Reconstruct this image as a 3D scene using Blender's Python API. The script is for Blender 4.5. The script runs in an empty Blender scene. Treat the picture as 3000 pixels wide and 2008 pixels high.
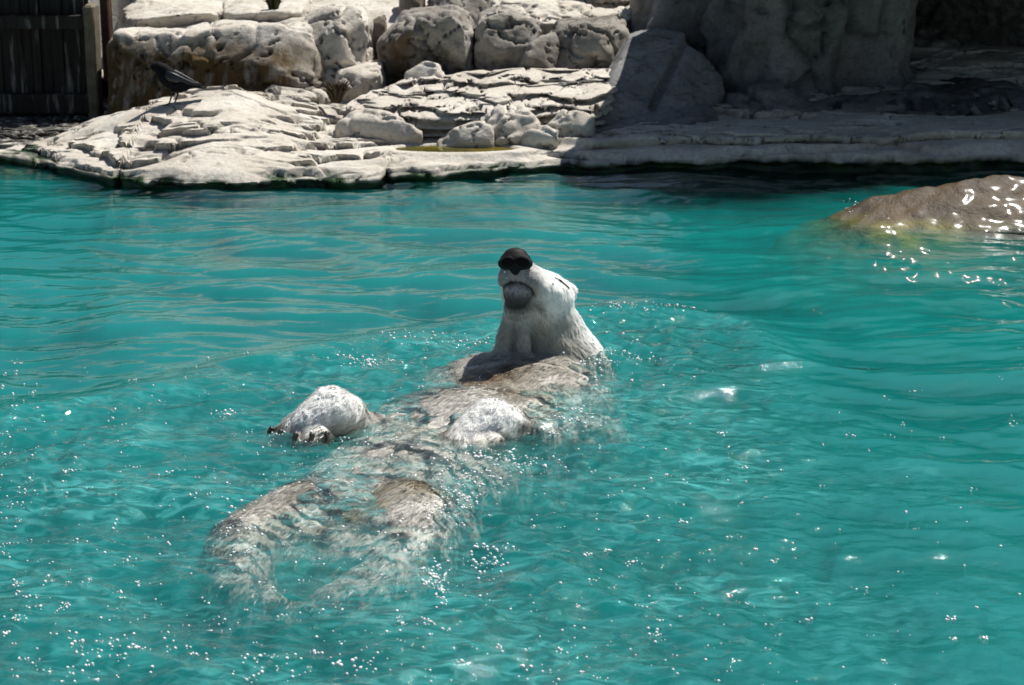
import bpy, bmesh, math, random
import numpy as np
from mathutils import Vector, Matrix

SC = bpy.context.scene
COL = SC.collection
RNG = np.random.default_rng(7)

# ------------------------------------------------------------------ camera, sky, sun
CAM_H, PITCH, FPX = 2.6, math.radians(15.5), 6000.0
cam = bpy.data.cameras.new('camera')
cam_o = bpy.data.objects.new('camera', cam)
COL.objects.link(cam_o)
SC.camera = cam_o
cam_o.location = (0, 0, CAM_H)
cam_o.rotation_euler = (math.pi / 2 - PITCH, 0, 0)
cam.sensor_width = 36.0
cam.lens = 72.0
cam.clip_end = 2000
cam.dof.use_dof = True
cam.dof.focus_distance = 8.9
cam.dof.aperture_fstop = 5.6

SUN = np.array([0.33, 0.36, 0.87])
SUN = SUN / np.linalg.norm(SUN)
world = bpy.data.worlds.new('World')
SC.world = world
world.use_nodes = True
wn = world.node_tree
sky = wn.nodes.new('ShaderNodeTexSky')
sky.sky_type = 'NISHITA'
sky.sun_disc = False
sky.sun_elevation = math.asin(SUN[2])
sky.sun_rotation = math.atan2(SUN[0], SUN[1])
sky.dust_density = 1.0
wn.links.new(sky.outputs[0], wn.nodes['Background'].inputs[0])
wn.nodes['Background'].inputs[1].default_value = 0.05
sl = bpy.data.lights.new('sun', 'SUN')
sl.energy = 5.0
sl.angle = math.radians(0.53)
sl.color = (1.0, 0.965, 0.90)
sun_o = bpy.data.objects.new('sun', sl)
COL.objects.link(sun_o)
sun_o.rotation_euler = Vector(SUN).to_track_quat('Z', 'Y').to_euler()
SC.view_settings.view_transform = 'Standard'
SC.view_settings.look = 'None'
SC.view_settings.exposure = 0.42
SC.view_settings.gamma = 1.0
SC.view_settings.use_curve_mapping = False
cy = SC.cycles
cy.use_denoising = True
cy.max_bounces = 8
cy.diffuse_bounces = 3
cy.glossy_bounces = 3
cy.transmission_bounces = 6
cy.transparent_max_bounces = 12
cy.volume_bounces = 1
cy.sample_clamp_indirect = 6.0

# ------------------------------------------------------------------ helpers
_F = np.array([0, math.cos(PITCH), -math.sin(PITCH)])
_U = np.array([0, math.sin(PITCH), math.cos(PITCH)])
_R = np.array([1.0, 0, 0])
_O = np.array([0, 0, CAM_H])


def ray(u, v):
    return _F + (u - 1500) / FPX * _R + (1004 - v) / FPX * _U


def atz(u, v, z=0.0):
    d = ray(u, v)
    return d * ((z - CAM_H) / d[2]) + _O


def aty(u, v, y):
    d = ray(u, v)
    return d * (y / d[1]) + _O


_perm = np.random.default_rng(3).permutation(256)
_perm = np.concatenate([_perm, _perm, _perm])
_g3 = np.random.default_rng(4).normal(size=(256, 3))
_g3 /= np.linalg.norm(_g3, axis=1)[:, None]


def pn(p, seed=0):
    """gradient noise, p (N,3), about -1..1"""
    p = np.asarray(p, float) + seed * 17.37
    i = np.floor(p).astype(int)
    f = p - i
    i &= 255
    w = f * f * f * (f * (f * 6 - 15) + 10)
    out = np.zeros(len(p))
    for dx in (0, 1):
        wx = w[:, 0] if dx else 1 - w[:, 0]
        for dy in (0, 1):
            wy = w[:, 1] if dy else 1 - w[:, 1]
            for dz in (0, 1):
                wz = w[:, 2] if dz else 1 - w[:, 2]
                h = _perm[_perm[_perm[(i[:, 0] + dx) & 255] + ((i[:, 1] + dy) & 255)] + ((i[:, 2] + dz) & 255)]
                g = _g3[h]
                out += wx * wy * wz * (g[:, 0] * (f[:, 0] - dx) + g[:, 1] * (f[:, 1] - dy) + g[:, 2] * (f[:, 2] - dz))
    return out * 1.6


def fbm(p, octaves=4, seed=0, gain=0.5):
    a, s, t = 1.0, 0.0, 0.0
    p = np.asarray(p, float)
    for k in range(octaves):
        s = s + a * pn(p * 2.03 ** k, seed + k)
        t += a
        a *= gain
    return s / t


def sstep(a, b, x):
    t = np.clip((x - a) / (b - a), 0, 1)
    return t * t * (3 - 2 * t)


def link(o, parent=None):
    COL.objects.link(o)
    if parent is not None:
        o.parent = parent
    return o


def tag(o, label=None, cat=None, group=None, kind=None):
    if label:
        o['label'] = label
    if cat:
        o['category'] = cat
    if group:
        o['group'] = group
    if kind:
        o['kind'] = kind
    return o


def mesh_from(name, V, Fs, mat=None, smooth=True):
    m = bpy.data.meshes.new(name)
    V = np.asarray(V, float)
    if isinstance(Fs, np.ndarray):
        k = Fs.shape[1]
        m.vertices.add(len(V))
        m.vertices.foreach_set('co', V.astype(np.float32).ravel())
        m.loops.add(Fs.size)
        m.loops.foreach_set('vertex_index', Fs.astype(np.int32).ravel())
        m.polygons.add(len(Fs))
        m.polygons.foreach_set('loop_start', np.arange(0, Fs.size, k, dtype=np.int32))
        m.update(calc_edges=True)
    else:
        m.from_pydata(V.tolist(), [], Fs)
    m.validate()
    m.polygons.foreach_set('use_smooth', [smooth] * len(m.polygons))
    if mat:
        m.materials.append(mat)
    return m


def obj(name, V, Fs, mat=None, parent=None, smooth=True):
    return link(bpy.data.objects.new(name, mesh_from(name, V, Fs, mat, smooth)), parent)


def empty(name, loc=(0, 0, 0)):
    o = bpy.data.objects.new(name, None)
    o.location = loc
    o.empty_display_size = 0.1
    return link(o)


def local(o, parent_loc):
    """mesh built in world coordinates, parent Empty at parent_loc"""
    m = o.data
    m.transform(Matrix.Translation(-Vector(parent_loc)))
    return o


def coords(m):
    a = np.empty(len(m.vertices) * 3, np.float32)
    m.vertices.foreach_get('co', a)
    return a.reshape(-1, 3).astype(float)


def normals(m):
    a = np.empty(len(m.vertices) * 3, np.float32)
    m.vertex_normals.foreach_get('vector', a)
    return a.reshape(-1, 3).astype(float)


def set_coords(m, V):
    m.vertices.foreach_set('co', np.asarray(V, np.float32).ravel())
    m.update()


def set_col(m, C, name='Col'):
    C = np.asarray(C, np.float32)
    if C.shape[1] == 3:
        C = np.concatenate([C, np.ones((len(C), 1), np.float32)], 1)
    at = m.color_attributes.new(name, 'FLOAT_COLOR', 'POINT')
    at.data.foreach_set('color', C.ravel())


def laplace(m, it, lam=0.5):
    n = len(m.vertices)
    e = np.empty(len(m.edges) * 2, np.int32)
    m.edges.foreach_get('vertices', e)
    e = e.reshape(-1, 2)
    V = coords(m)
    deg = np.bincount(e.ravel(), minlength=n)[:, None].clip(1)
    for _ in range(it):
        S = np.zeros_like(V)
        for a in range(3):
            S[:, a] = np.bincount(e[:, 0], V[e[:, 1], a], n) + np.bincount(e[:, 1], V[e[:, 0], a], n)
        V = V + lam * (S / deg - V)
    set_coords(m, V)


def voxel(bm, size, smooth_it=3):
    """union of whatever closed shapes the bmesh holds, as one continuous mesh"""
    m = bpy.data.meshes.new('t')
    bm.to_mesh(m)
    bm.free()
    o = bpy.data.objects.new('t', m)
    COL.objects.link(o)
    md = o.modifiers.new('r', 'REMESH')
    md.mode = 'VOXEL'
    md.voxel_size = size
    dg = bpy.context.evaluated_depsgraph_get()
    r = bpy.data.meshes.new_from_object(o.evaluated_get(dg))
    bpy.data.objects.remove(o)
    bpy.data.meshes.remove(m)
    if smooth_it:
        laplace(r, smooth_it)
    r.polygons.foreach_set('use_smooth', [True] * len(r.polygons))
    return r


def add_hull(bm, pts):
    vs = [bm.verts.new(p) for p in pts]
    r = bmesh.ops.convex_hull(bm, input=vs)
    junk = [g for g in r['geom_interior'] if isinstance(g, bmesh.types.BMVert)]
    bmesh.ops.delete(bm, geom=list(set(junk)), context='VERTS')
    loose = [v for v in vs if v.is_valid and not v.link_faces]
    if loose:
        bmesh.ops.delete(bm, geom=loose, context='VERTS')


def add_capsule(bm, a, b, ra, rb, n=8):
    """tapered capsule from a to b"""
    a, b = Vector(a), Vector(b)
    pts = []
    r = bmesh.ops.create_icosphere(bm, subdivisions=2, radius=1.0)
    base = [v.co.copy() for v in r['verts']]
    bmesh.ops.delete(bm, geom=r['verts'], context='VERTS')
    for c in base:
        pts.append(a + c * ra)
        pts.append(b + c * rb)
    add_hull(bm, pts)


def add_ell(bm, c, rad, rot=None):
    r = bmesh.ops.create_icosphere(bm, subdivisions=3, radius=1.0)
    M = Matrix.Translation(Vector(c)) @ (rot.to_4x4() if rot else Matrix.Identity(4)) @ Matrix.Diagonal((*rad, 1))
    bmesh.ops.transform(bm, matrix=M, verts=r['verts'])


# ------------------------------------------------------------------ materials
class N:
    """tiny node-graph helper"""
    def __init__(self, name):
        self.m = bpy.data.materials.new(name)
        self.m.use_nodes = True
        self.t = self.m.node_tree
        self.t.nodes.clear()
        self.out = self.t.nodes.new('ShaderNodeOutputMaterial')

    def n(self, kind, **kw):
        x = self.t.nodes.new('ShaderNode' + kind)
        for k, v in kw.items():
            setattr(x, k, v)
        return x

    def l(self, a, b):
        self.t.links.new(a, b)

    def put(self, sock, val):
        if hasattr(val, 'is_output'):
            self.l(val, sock)
        elif isinstance(val, (tuple, list)) and len(val) == 3 and sock.type == 'RGBA':
            sock.default_value = (*val, 1)
        else:
            sock.default_value = val

    def coord(self, kind='Object', scale=(1, 1, 1)):
        tc = self.n('TexCoord')
        mp = self.n('Mapping')
        mp.inputs['Scale'].default_value = scale
        self.l(tc.outputs[kind], mp.inputs[0])
        return mp.outputs[0]

    def noise(self, vec, scale, detail=6, rough=0.55, dist=0.0):
        x = self.n('TexNoise')
        x.inputs['Scale'].default_value = scale
        x.inputs['Detail'].default_value = detail
        x.inputs['Roughness'].default_value = rough
        x.inputs['Distortion'].default_value = dist
        self.l(vec, x.inputs['Vector'])
        return x.outputs[0]

    def ramp(self, fac, stops):
        x = self.n('ValToRGB')
        e = x.color_ramp.elements
        while len(e) < len(stops):
            e.new(0.5)
        for q, (p, c) in zip(e, stops):
            q.position = p
            q.color = (c, c, c, 1) if isinstance(c, (int, float)) else (*c, 1)
        self.l(fac, x.inputs[0])
        return x.outputs[0]

    def mix(self, fac, a, b, mode='MIX'):
        x = self.n('Mix', data_type='RGBA', blend_type=mode)
        self.put(x.inputs[0], fac)
        self.put(x.inputs[6], a)
        self.put(x.inputs[7], b)
        return x.outputs[2]

    def math(self, op, a, b=0.0, c=0.0):
        x = self.n('Math', operation=op)
        self.put(x.inputs[0], a)
        self.put(x.inputs[1], b)
        self.put(x.inputs[2], c)
        return x.outputs[0]

    def attr(self, name='Col'):
        a = self.n('Attribute')
        a.attribute_name = name
        s = self.n('SeparateColor')
        self.l(a.outputs['Color'], s.inputs[0])
        return a.outputs['Color'], s.outputs[0], s.outputs[1], s.outputs[2]

    def bump(self, h, strength, dist, normal=None):
        b = self.n('Bump')
        b.inputs['Strength'].default_value = strength
        b.inputs['Distance'].default_value = dist
        self.l(h, b.inputs['Height'])
        if normal is not None:
            self.l(normal, b.inputs['Normal'])
        return b.outputs[0]

    def principled(self, color, rough, normal=None, spec=0.5, **kw):
        p = self.n('BsdfPrincipled')
        self.put(p.inputs['Base Color'], color)
        self.put(p.inputs['Roughness'], rough)
        self.put(p.inputs['Specular IOR Level'], spec)
        if normal is not None:
            self.l(normal, p.inputs['Normal'])
        for k, v in kw.items():
            self.put(p.inputs[k.replace('_', ' ')], v)
        self.l(p.outputs[0], self.out.inputs[0])
        return p


def mat_rock(name, light, mid, dark, rough=0.85, fine=1.0):
    """Col.r ochre staining, Col.g wet algae band, Col.b dark lichen and painted cave shade"""
    g = N(name)
    c = g.coord('Object')
    _, r, gr, b = g.attr()
    n1 = g.noise(c, 2.2, 7, 0.6, 0.3)
    base = g.mix(g.ramp(n1, [(0.36, 0.0), (0.62, 1.0)]), mid, light)
    n2 = g.noise(g.coord('Object', (1, 1, 2.5)), 9.0, 8, 0.65)
    base = g.mix(g.ramp(n2, [(0.56, 0.0), (0.72, 0.75)]), base, dark)
    n3 = g.noise(c, 34.0, 5, 0.6)
    base = g.mix(g.ramp(n3, [(0.3, 0.45), (0.55, 0.0)]), base, tuple(x * 0.55 for x in mid))
    och = g.mix(g.noise(c, 11.0, 5), (0.13, 0.075, 0.018), (0.05, 0.032, 0.016))
    sm = g.math('MULTIPLY', r, g.ramp(g.noise(g.coord('Object', (3, 3, 0.7)), 4.0, 6, 0.65), [(0.25, 0.35), (0.50, 1.0)]))
    base = g.mix(sm, base, och)
    lich = g.math('MULTIPLY', b, g.ramp(g.noise(c, 16.0, 6, 0.65), [(0.35, 0.1), (0.6, 1.0)]))
    base = g.mix(lich, base, (0.05, 0.048, 0.042))
    alg = g.mix(g.ramp(g.noise(c, 7.0, 4), [(0.40, 0.0), (0.66, 1.0)]), (0.008, 0.016, 0.009), (0.02, 0.055, 0.012))
    base = g.mix(gr, base, alg)
    h = g.math('ADD', g.noise(c, 24.0, 8, 0.65), g.math('MULTIPLY', g.noise(c, 90.0, 4, 0.6), 0.35))
    nb = g.bump(h, 0.55 * fine, 0.02)
    rr = g.math('SUBTRACT', rough, g.math('MULTIPLY', gr, 0.45))
    g.principled(base, rr, nb, 0.3)
    return g.m


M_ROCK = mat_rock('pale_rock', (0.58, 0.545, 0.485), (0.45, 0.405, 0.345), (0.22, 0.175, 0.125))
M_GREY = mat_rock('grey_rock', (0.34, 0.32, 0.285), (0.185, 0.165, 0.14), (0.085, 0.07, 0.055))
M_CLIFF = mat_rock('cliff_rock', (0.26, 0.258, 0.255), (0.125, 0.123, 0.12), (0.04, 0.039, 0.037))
M_WET = mat_rock('wet_rock', (0.075, 0.040, 0.012), (0.04, 0.023, 0.008), (0.014, 0.009, 0.005), 0.5, 1.3)
mwp = [n for n in M_WET.node_tree.nodes if n.type == 'BSDF_PRINCIPLED'][0]
mwp.inputs['Coat Weight'].default_value = 0.3
mwp.inputs['Coat Roughness'].default_value = 0.14


def mat_wood():
    g = N('weathered_dark_wood')
    c = g.coord('Object', (30, 30, 1.6))
    n1 = g.noise(c, 1.0, 8, 0.65, 0.4)
    oi = g.n('ObjectInfo')
    base = g.mix(g.ramp(n1, [(0.35, 0.0), (0.7, 1.0)]), (0.008, 0.007, 0.006), (0.032, 0.028, 0.023))
    base = g.mix(g.math('MULTIPLY', oi.outputs['Random'], 0.5), base, (0.014, 0.012, 0.010))
    c2 = g.coord('Object', (11, 11, 1.3))
    dr = g.ramp(g.noise(c2, 1.3, 5, 0.6, 0.2), [(0.57, 0.0), (0.70, 1.0)])
    base = g.mix(g.math('MULTIPLY', dr, 0.8), base, (0.26, 0.25, 0.23))
    nb = g.bump(n1, 0.6, 0.012)
    g.principled(base, 0.75, nb, 0.25)
    return g.m


M_WOOD = mat_wood()


def mat_simple(name, col, rough, spec=0.5, col2=None, scale=20.0, **kw):
    g = N(name)
    c = g.coord('Object')
    if col2 is not None:
        cc = g.mix(g.ramp(g.noise(c, scale, 5), [(0.35, 0.0), (0.65, 1.0)]), col, col2)
    else:
        cc = col
    g.principled(cc, rough, g.bump(g.noise(c, scale * 2.5, 4), 0.25, 0.004), spec, **kw)
    return g.m


M_POST = mat_simple('pale_post_wood', (0.10, 0.085, 0.055), 0.8, 0.2, (0.16, 0.14, 0.10), 12)
M_BROWN = mat_simple('brown_post_wood', (0.055, 0.03, 0.018), 0.7, 0.2, (0.09, 0.05, 0.03), 12)
M_FLOOR = mat_simple('turquoise_pool_paint', (0.015, 0.25, 0.235), 0.7, 0.3, (0.012, 0.20, 0.19), 1.2)
M_GROUND = mat_simple('sandy_ground', (0.40, 0.36, 0.30), 0.9, 0.2, (0.30, 0.27, 0.22), 2.0)

# ------------------------------------------------------------------ shore line, shelf of rock
_su = [-900, -300, 0, 150, 260, 330, 450, 520, 700, 900, 1120, 1130, 1350, 1500, 1700, 2000, 2300, 2600, 3000, 3900]
_sv = [452, 470, 478, 500, 530, 548, 556, 562, 560, 552, 548, 545, 530, 518, 508, 503, 503, 505, 500, 494]
_sp = np.array([atz(u, v, 0) for u, v in zip(_su, _sv)])


def shore_y(x):
    return np.interp(x, _sp[:, 0], _sp[:, 1])


def lip_h(x):
    return np.interp(x, [-6, -3.3, -2.6, -1.2, 0.0, 0.6, 2.0, 8], [0.10, 0.08, 0.105, 0.105, 0.10, 0.13, 0.17, 0.18])


def ux(u, y=14.2):
    return aty(u, 330, y)[0]


# gaussian swellings and hollows of the shelf: (u, v, z, rx, ry, dz) placed on the shelf
def gauss(x, y, cx, cy, rx, ry, a):
    return a * np.exp(-((x - cx) / rx) ** 2 - ((y - cy) / ry) ** 2)


POOL_A = atz(1330, 437, 0.14)
POOL_B = atz(1660, 399, 0.185)
POOLS = [(POOL_A[0], POOL_A[1], 0.42, 0.16, 0.14), (POOL_B[0], POOL_B[1], 0.2, 0.09, 0.185)]
# crest of the shelf: the line where it meets the boulders, or breaks off in front of the gate
_cr = [(-900, 455, 14.5), (-200, 440, 14.5), (0, 428, 14.5), (110, 415, 14.5), (240, 365, 14.6), (330, 337, 14.65), (420, 303, 14.7), (475, 276, 14.75), (600, 257, 14.75),
       (690, 248, 14.75), (740, 262, 14.75), (810, 285, 14.75), (900, 300, 14.75), (1000, 325, 14.8), (1150, 340, 14.8), (1500, 345, 14.8), (1800, 335, 14.8), (2300, 318, 14.9), (3000, 318, 14.9), (3900, 318, 14.9)]
_cp = np.array([aty(*c) for c in _cr])


def shelf_top(x, y):
    ys, yr, zr, lh = shore_y(x), np.interp(x, _cp[:, 0], _cp[:, 1]), np.interp(x, _cp[:, 0], _cp[:, 2]), lip_h(x)
    t = np.clip((y - ys) / (yr - ys), 0, 1)
    dome = 0.7 * (1 - sstep(-1.7, -1.0, x))
    z = lh + (zr - lh) * ((1 - dome) * t + dome * (1 - (1 - t) ** 1.9))
    z = z + np.maximum(0, y - yr) * 0.10
    drop = sstep(0.0, 0.35, y - yr - 0.03) * (1 - sstep(-2.0, -1.75, x))
    z = z * (1 - drop) + 0.06 * drop
    s = y - ys
    s0 = 0.20 + 0.07 * pn(np.stack([x * 1.7, x * 0, x * 0], 1), 25)
    z = z + sstep(0.35, 0.6, x) * 0.055 * sstep(s0, s0 + 0.025, s)
    for cx, cy_, rx, ry, zp in POOLS:
        e = np.hypot((x - cx) / rx, (y - cy_) / ry)
        k = 1 - sstep(1.2, 1.9, e)
        z = z * (1 - k) + (zp - 0.035 + 0.045 * sstep(0.85, 1.08, e)) * k
    return z


STRATA = {}


def strata(x, y, z, seed=0, step=0.035, amt=0.75):
    """uneven sedimentary steps: short dark risers facing the water"""
    p = np.stack([x * 0.9, y * 1.8, z * 0], 1)
    w = z + 0.10 * fbm(p, 4, seed) + 0.03 * fbm(p * np.array([1.5, 5.0, 1]), 3, seed + 9)
    k = np.floor(w / step)
    fr = w / step - k
    t = sstep(0.90, 1.0, fr)
    zz = (k + t) * step
    a = amt * sstep(-0.35, 0.15, pn(p * 1.3, seed + 21))
    STRATA['over'] = a * (sstep(0.90, 1.0, fr) + (1 - sstep(0.0, 0.4, fr)))
    return z + a * (zz - w)


def build_shelf():
    xs = np.concatenate([np.linspace(-9, -4.2, 40), np.linspace(-4.18, 4.4, 560), np.linspace(4.42, 9, 40)])
    prof = [(-0.75, -1.6), (-0.62, -0.8), (-0.48, -0.40), (-0.30, -0.20), (-0.12, -0.09), (0.02, -0.025), (0.03, 0.04), (0.01, 0.065)]
    front = []
    sub = 5
    for a, b in zip(prof[:-1], prof[1:]):
        for k in range(sub):
            t = k / sub
            front.append((a[0] + (b[0] - a[0]) * t, a[1] + (b[1] - a[1]) * t))
    front.append(prof[-1])
    nf = len(front)
    ts = np.concatenate([np.linspace(0.0, 0.10, 12), np.linspace(0.11, 2.9, 250), np.linspace(2.95, 8.0, 60)])
    rows = []
    sy = shore_y(xs)
    wob = 0.16 * fbm(np.stack([xs * 2.2, xs * 0, xs * 0], 1), 4, 5) + 0.03 * pn(np.stack([xs * 9, xs * 0, xs * 0], 1), 8)
    # two clefts in the lip
    for uc in (1128, 345):
        wob = wob + 0.10 * np.exp(-((xs - aty(uc, 540, 13.2)[0]) / 0.018) ** 2)
    lh = lip_h(xs)
    for s, z in front:
        if z < 0.0:
            zz = np.full_like(xs, z)
        else:
            zz = np.full_like(xs, z)
        rows.append(np.stack([xs, sy + wob + s, zz], 1))
    for t in ts:
        y = sy + wob + t
        z = shelf_top(xs, y)
        # rounded nose
        z = z - np.maximum(0, 0.05 * (1 - min(t / 0.10, 1.0)) ** 2)
        rows.append(np.stack([xs, y, z], 1))
    V = np.concatenate(rows)
    nr, nx = len(rows), len(xs)
    j = np.repeat(np.arange(nr), nx)
    top = j >= nf
    P = V[top]
    s = P[:, 1] - shore_y(P[:, 0])
    z = strata(P[:, 0], P[:, 1], P[:, 2], 3, 0.06, 1.0)
    over = STRATA['over'].copy()
    calm = np.zeros(len(P))
    for cx, cy_, rx, ry, zp in POOLS:
        calm = np.maximum(calm, 1 - sstep(1.1, 1.8, np.hypot((P[:, 0] - cx) / rx, (P[:, 1] - cy_) / ry)))
    z = z * (1 - calm) + P[:, 2] * calm
    q = np.stack([P[:, 0] * 2, P[:, 1] * 3, P[:, 0] * 0], 1)
    z = z + 0.025 * fbm(q, 5, 31) * sstep(0, 0.3, s) * (1 - calm)
    # cracks
    cr = fbm(np.stack([P[:, 0] * 1.1, P[:, 1] * 2.6, P[:, 0] * 0 + 4], 1), 4, 40)
    z = z - 0.09 * np.exp(-(cr / 0.014) ** 2) * sstep(0.1, 0.3, s) * (1 - calm)
    # pits
    pit = fbm(np.stack([P[:, 0] * 6, P[:, 1] * 11, P[:, 0] * 0], 1), 3, 50)
    z = z - 0.045 * sstep(0.30, 0.45, pit) * sstep(0.15, 0.4, s) * (1 - calm)
    V[top, 2] = z
    V[top, 1] -= 0.08 * over * (1 - calm) * sstep(0.12, 0.3, s)
    s0 = 0.20 + 0.07 * pn(np.stack([P[:, 0] * 1.7, P[:, 0] * 0, P[:, 0] * 0], 1), 25)
    V[top, 1] -= 0.07 * sstep(0.35, 0.6, P[:, 0]) * sstep(s0, s0 + 0.02, s) * (1 - sstep(s0 + 0.05, s0 + 0.35, s))
    under = ~top
    V[under, 2] += 0.06 * fbm(V[under] * np.array([2.2, 2.2, 1]), 3, 61) * (V[under, 2] < -0.05)
    V[under, 1] += 0.05 * fbm(V[under] * np.array([4, 1, 9.0]), 4, 60)
    i = np.arange(nr * nx).reshape(nr, nx)
    F = np.stack([i[:-1, :-1], i[:-1, 1:], i[1:, 1:], i[1:, :-1]], -1).reshape(-1, 4)
    o = obj('rock_shelf', V, F, M_ROCK)
    alg = 1 - sstep(0.055, 0.085, V[:, 2] + 0.06 * fbm(V * 5, 3, 70))
    sV = V[:, 1] - shore_y(V[:, 0])
    alg = np.where(sV > 0.45, 0, alg)
    pitm = (V[:, 0] < -1.7) & (V[:, 1] > np.interp(V[:, 0], _cp[:, 0], _cp[:, 1]) + 0.05)
    pool = np.clip(1.3 * calm, 0, 1)
    och = np.zeros(len(V))
    # yellow algae in the standing pools
    lich = 0.35 * sstep(0.1, 0.5, fbm(V * np.array([1.5, 3, 1]), 4, 80)) * (V[:, 2] > 0.05)
    lich = np.where(pitm, 1.6, lich)
    set_col(o.data, np.stack([och, alg, lich], 1))
    tag(o, 'low pale layered rock shelf along the water edge', 'rock', kind='structure')
    return o


shelf = build_shelf()


def on_shelf(u, v):
    """where the line of sight meets the shelf"""
    d = Vector(ray(u, v)).normalized()
    ok, p, nn, k = shelf.ray_cast(Vector(_O), d)
    return np.array(p) if ok else aty(u, v, 14.5)


bpy.context.view_layer.update()
CROW_P = on_shelf(505, 302)

# ------------------------------------------------------------------ boulders


def rock(name, pts, label, mat=M_ROCK, vox=0.020, sm=1, amp=0.8, under=0.16, chop=7, seed=0, depth=0.8, bottom=-0.05,
         stain=None, lich=0.3, layer=0.0, extra=None, cat='rock', group=None):
    """pts: corner points (u, v, y) of the boulder; it is closed backwards and downwards"""
    P = [aty(*p) for p in pts]
    B = []
    for p in P:
        B.append((p[0], p[1] + depth, p[2] - 0.06))
        B.append((p[0], p[1] + depth, bottom))
        B.append((p[0], p[1] + 0.04, bottom))
    allp = np.array([tuple(p) for p in P] + B)
    zt_, zb_ = max(p[2] for p in P), min(p[2] for p in P)
    allp[:, 1] += under * np.clip((zt_ - allp[:, 2]) / max(zt_ - zb_, 0.05), 0, 1.3) * (allp[:, 1] < allp[:, 1].max() - 0.3)
    bm = bmesh.new()
    add_hull(bm, [tuple(p) for p in allp])
    rr = np.random.default_rng(seed)
    ce = allp.mean(0)
    for _ in range(chop):
        d = rr.normal(size=3)
        d[1] = -abs(d[1])
        d[2] = abs(d[2]) * 0.8
        d /= np.linalg.norm(d)
        vv = np.array([v.co[:] for v in bm.verts])
        sup = ((vv - ce) @ d).max()
        bmesh.ops.bisect_plane(bm, geom=list(bm.verts) + list(bm.edges) + list(bm.faces), plane_co=ce + d * sup * rr.uniform(0.84, 0.95), plane_no=d, clear_outer=True)
        vv = [v.co[:] for v in bm.verts]
        bm.clear()
        add_hull(bm, vv)
    for e in (extra or []):
        E = [aty(*p) for p in e]
        add_hull(bm, [tuple(p) for p in E] + [(p[0], p[1] + depth, p[2] - 0.05) for p in E] + [(p[0], p[1] + depth, bottom) for p in E] + [(p[0], p[1] + 0.03, bottom) for p in E])
    m = voxel(bm, vox, sm)
    V, n = coords(m), normals(m)
    fa = np.abs(fbm(V * 2.6, 2, seed + 5))
    d = 0.045 * fbm(V * 2.0, 2, seed + 1) - 0.05 * sstep(0.10, 0.0, fa) * 0.6 + 0.012 * fbm(V * 9, 4, seed + 2)
    rg = 1 - np.abs(fbm(V * 3.3, 3, seed + 3)) * 2
    d = d - 0.07 * sstep(0.94, 1.0, rg)
    d = d - 0.014 * sstep(0.28, 0.45, fbm(V * 8, 3, seed + 4))
    V = V + n * (d * amp)[:, None]
    if layer:
        V[:, 1] += layer * (np.abs(((V[:, 2] + 0.03 * pn(V * 3, seed)) / 0.055) % 1 - 0.5) - 0.25) * 0.16
    set_coords(m, V)
    st = np.zeros(len(V))
    if stain is not None:
        st = stain(V, n)
    li = lich * sstep(-0.1, 0.4, fbm(V * np.array([2.5, 2.5, 1.2]), 4, seed + 6)) * sstep(0.75, 0.2, n[:, 2]) if False else \
        lich * sstep(0.0, 0.45, fbm(V * np.array([2.5, 2.5, 1.2]), 4, seed + 6))
    set_col(m, np.stack([st, np.zeros(len(V)), li], 1))
    m.materials.append(mat)
    o = link(bpy.data.objects.new(name, m))
    tag(o, label, cat, group)
    return o


def st_big(V, n):
    """ochre run-off on the boulder's water-side face"""
    low = sstep(0.80, 0.52, V[:, 2] + 0.12 * fbm(V * 3, 3, 90))
    left = sstep(-1.95, -2.2, V[:, 0])
    right = np.exp(-((V[:, 0] - ux(760, 15.3)) / 0.30) ** 2)
    return np.clip(low * (0.45 + left + right), 0, 1) * sstep(0.85, 0.5, n[:, 2])


# the big boulder left
rock('boulder', [(285, 150, 15.25), (330, 100, 15.5), (480, 128, 15.15), (660, 105, 15.1), (800, 78, 15.1), (890, 95, 15.1),
                 (960, 130, 15.2), (290, 345, 15.2), (420, 335, 15.0), (700, 310, 14.95), (870, 300, 14.95), (985, 280, 15.1),
                 (420, 92, 16.0), (760, 72, 16.0), (900, 55, 15.9)],
     'large tan boulder with ochre stained front behind the black bird', seed=11, depth=1.1, amp=1.1, sm=2, stain=st_big, lich=0.45)
rock('boulder', [(880, 40, 15.5), (960, 20, 15.6), (1040, 20, 15.6), (1075, 70, 15.5), (1062, 130, 15.35), (1000, 150, 15.2),
                 (930, 120, 15.2), (920, 270, 15.1), (1010, 262, 15.1), (1075, 200, 15.25)],
     'pitted tan rock shoulder joined to the ochre stained boulder', seed=23, depth=0.7, amp=1.3, lich=0.55)
rock('boulder', [(980, 215, 15.0), (1040, 195, 15.1), (1110, 185, 15.2), (1120, 255, 15.1), (1050, 262, 14.95), (960, 262, 14.9)],
     'smooth white rock filling the gap left of the arched grey boulder', seed=29, depth=0.7, amp=0.5, lich=0.1)
rock('boulder', [(1062, 85, 15.9), (1125, 35, 16.0), (1120, 110, 15.9), (1070, 140, 15.8), (1050, 130, 15.8)],
     'small brown rock in the dark gap between the big boulders', M_GREY, seed=31, depth=0.4, stain=lambda V, n: 0.6 * np.ones(len(V)), bottom=0.3)
rock('boulder', [(1168, -80, 16.8), (1240, -80, 16.8), (1236, 30, 16.6), (1215, 70, 16.6), (1165, 75, 16.6)],
     'pale upright rock pillar above the arched grey boulder', M_GREY, seed=37, depth=0.5, amp=0.6, stain=lambda V, n: 0.5 * sstep(-0.88, -0.80, V[:, 0]))
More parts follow.
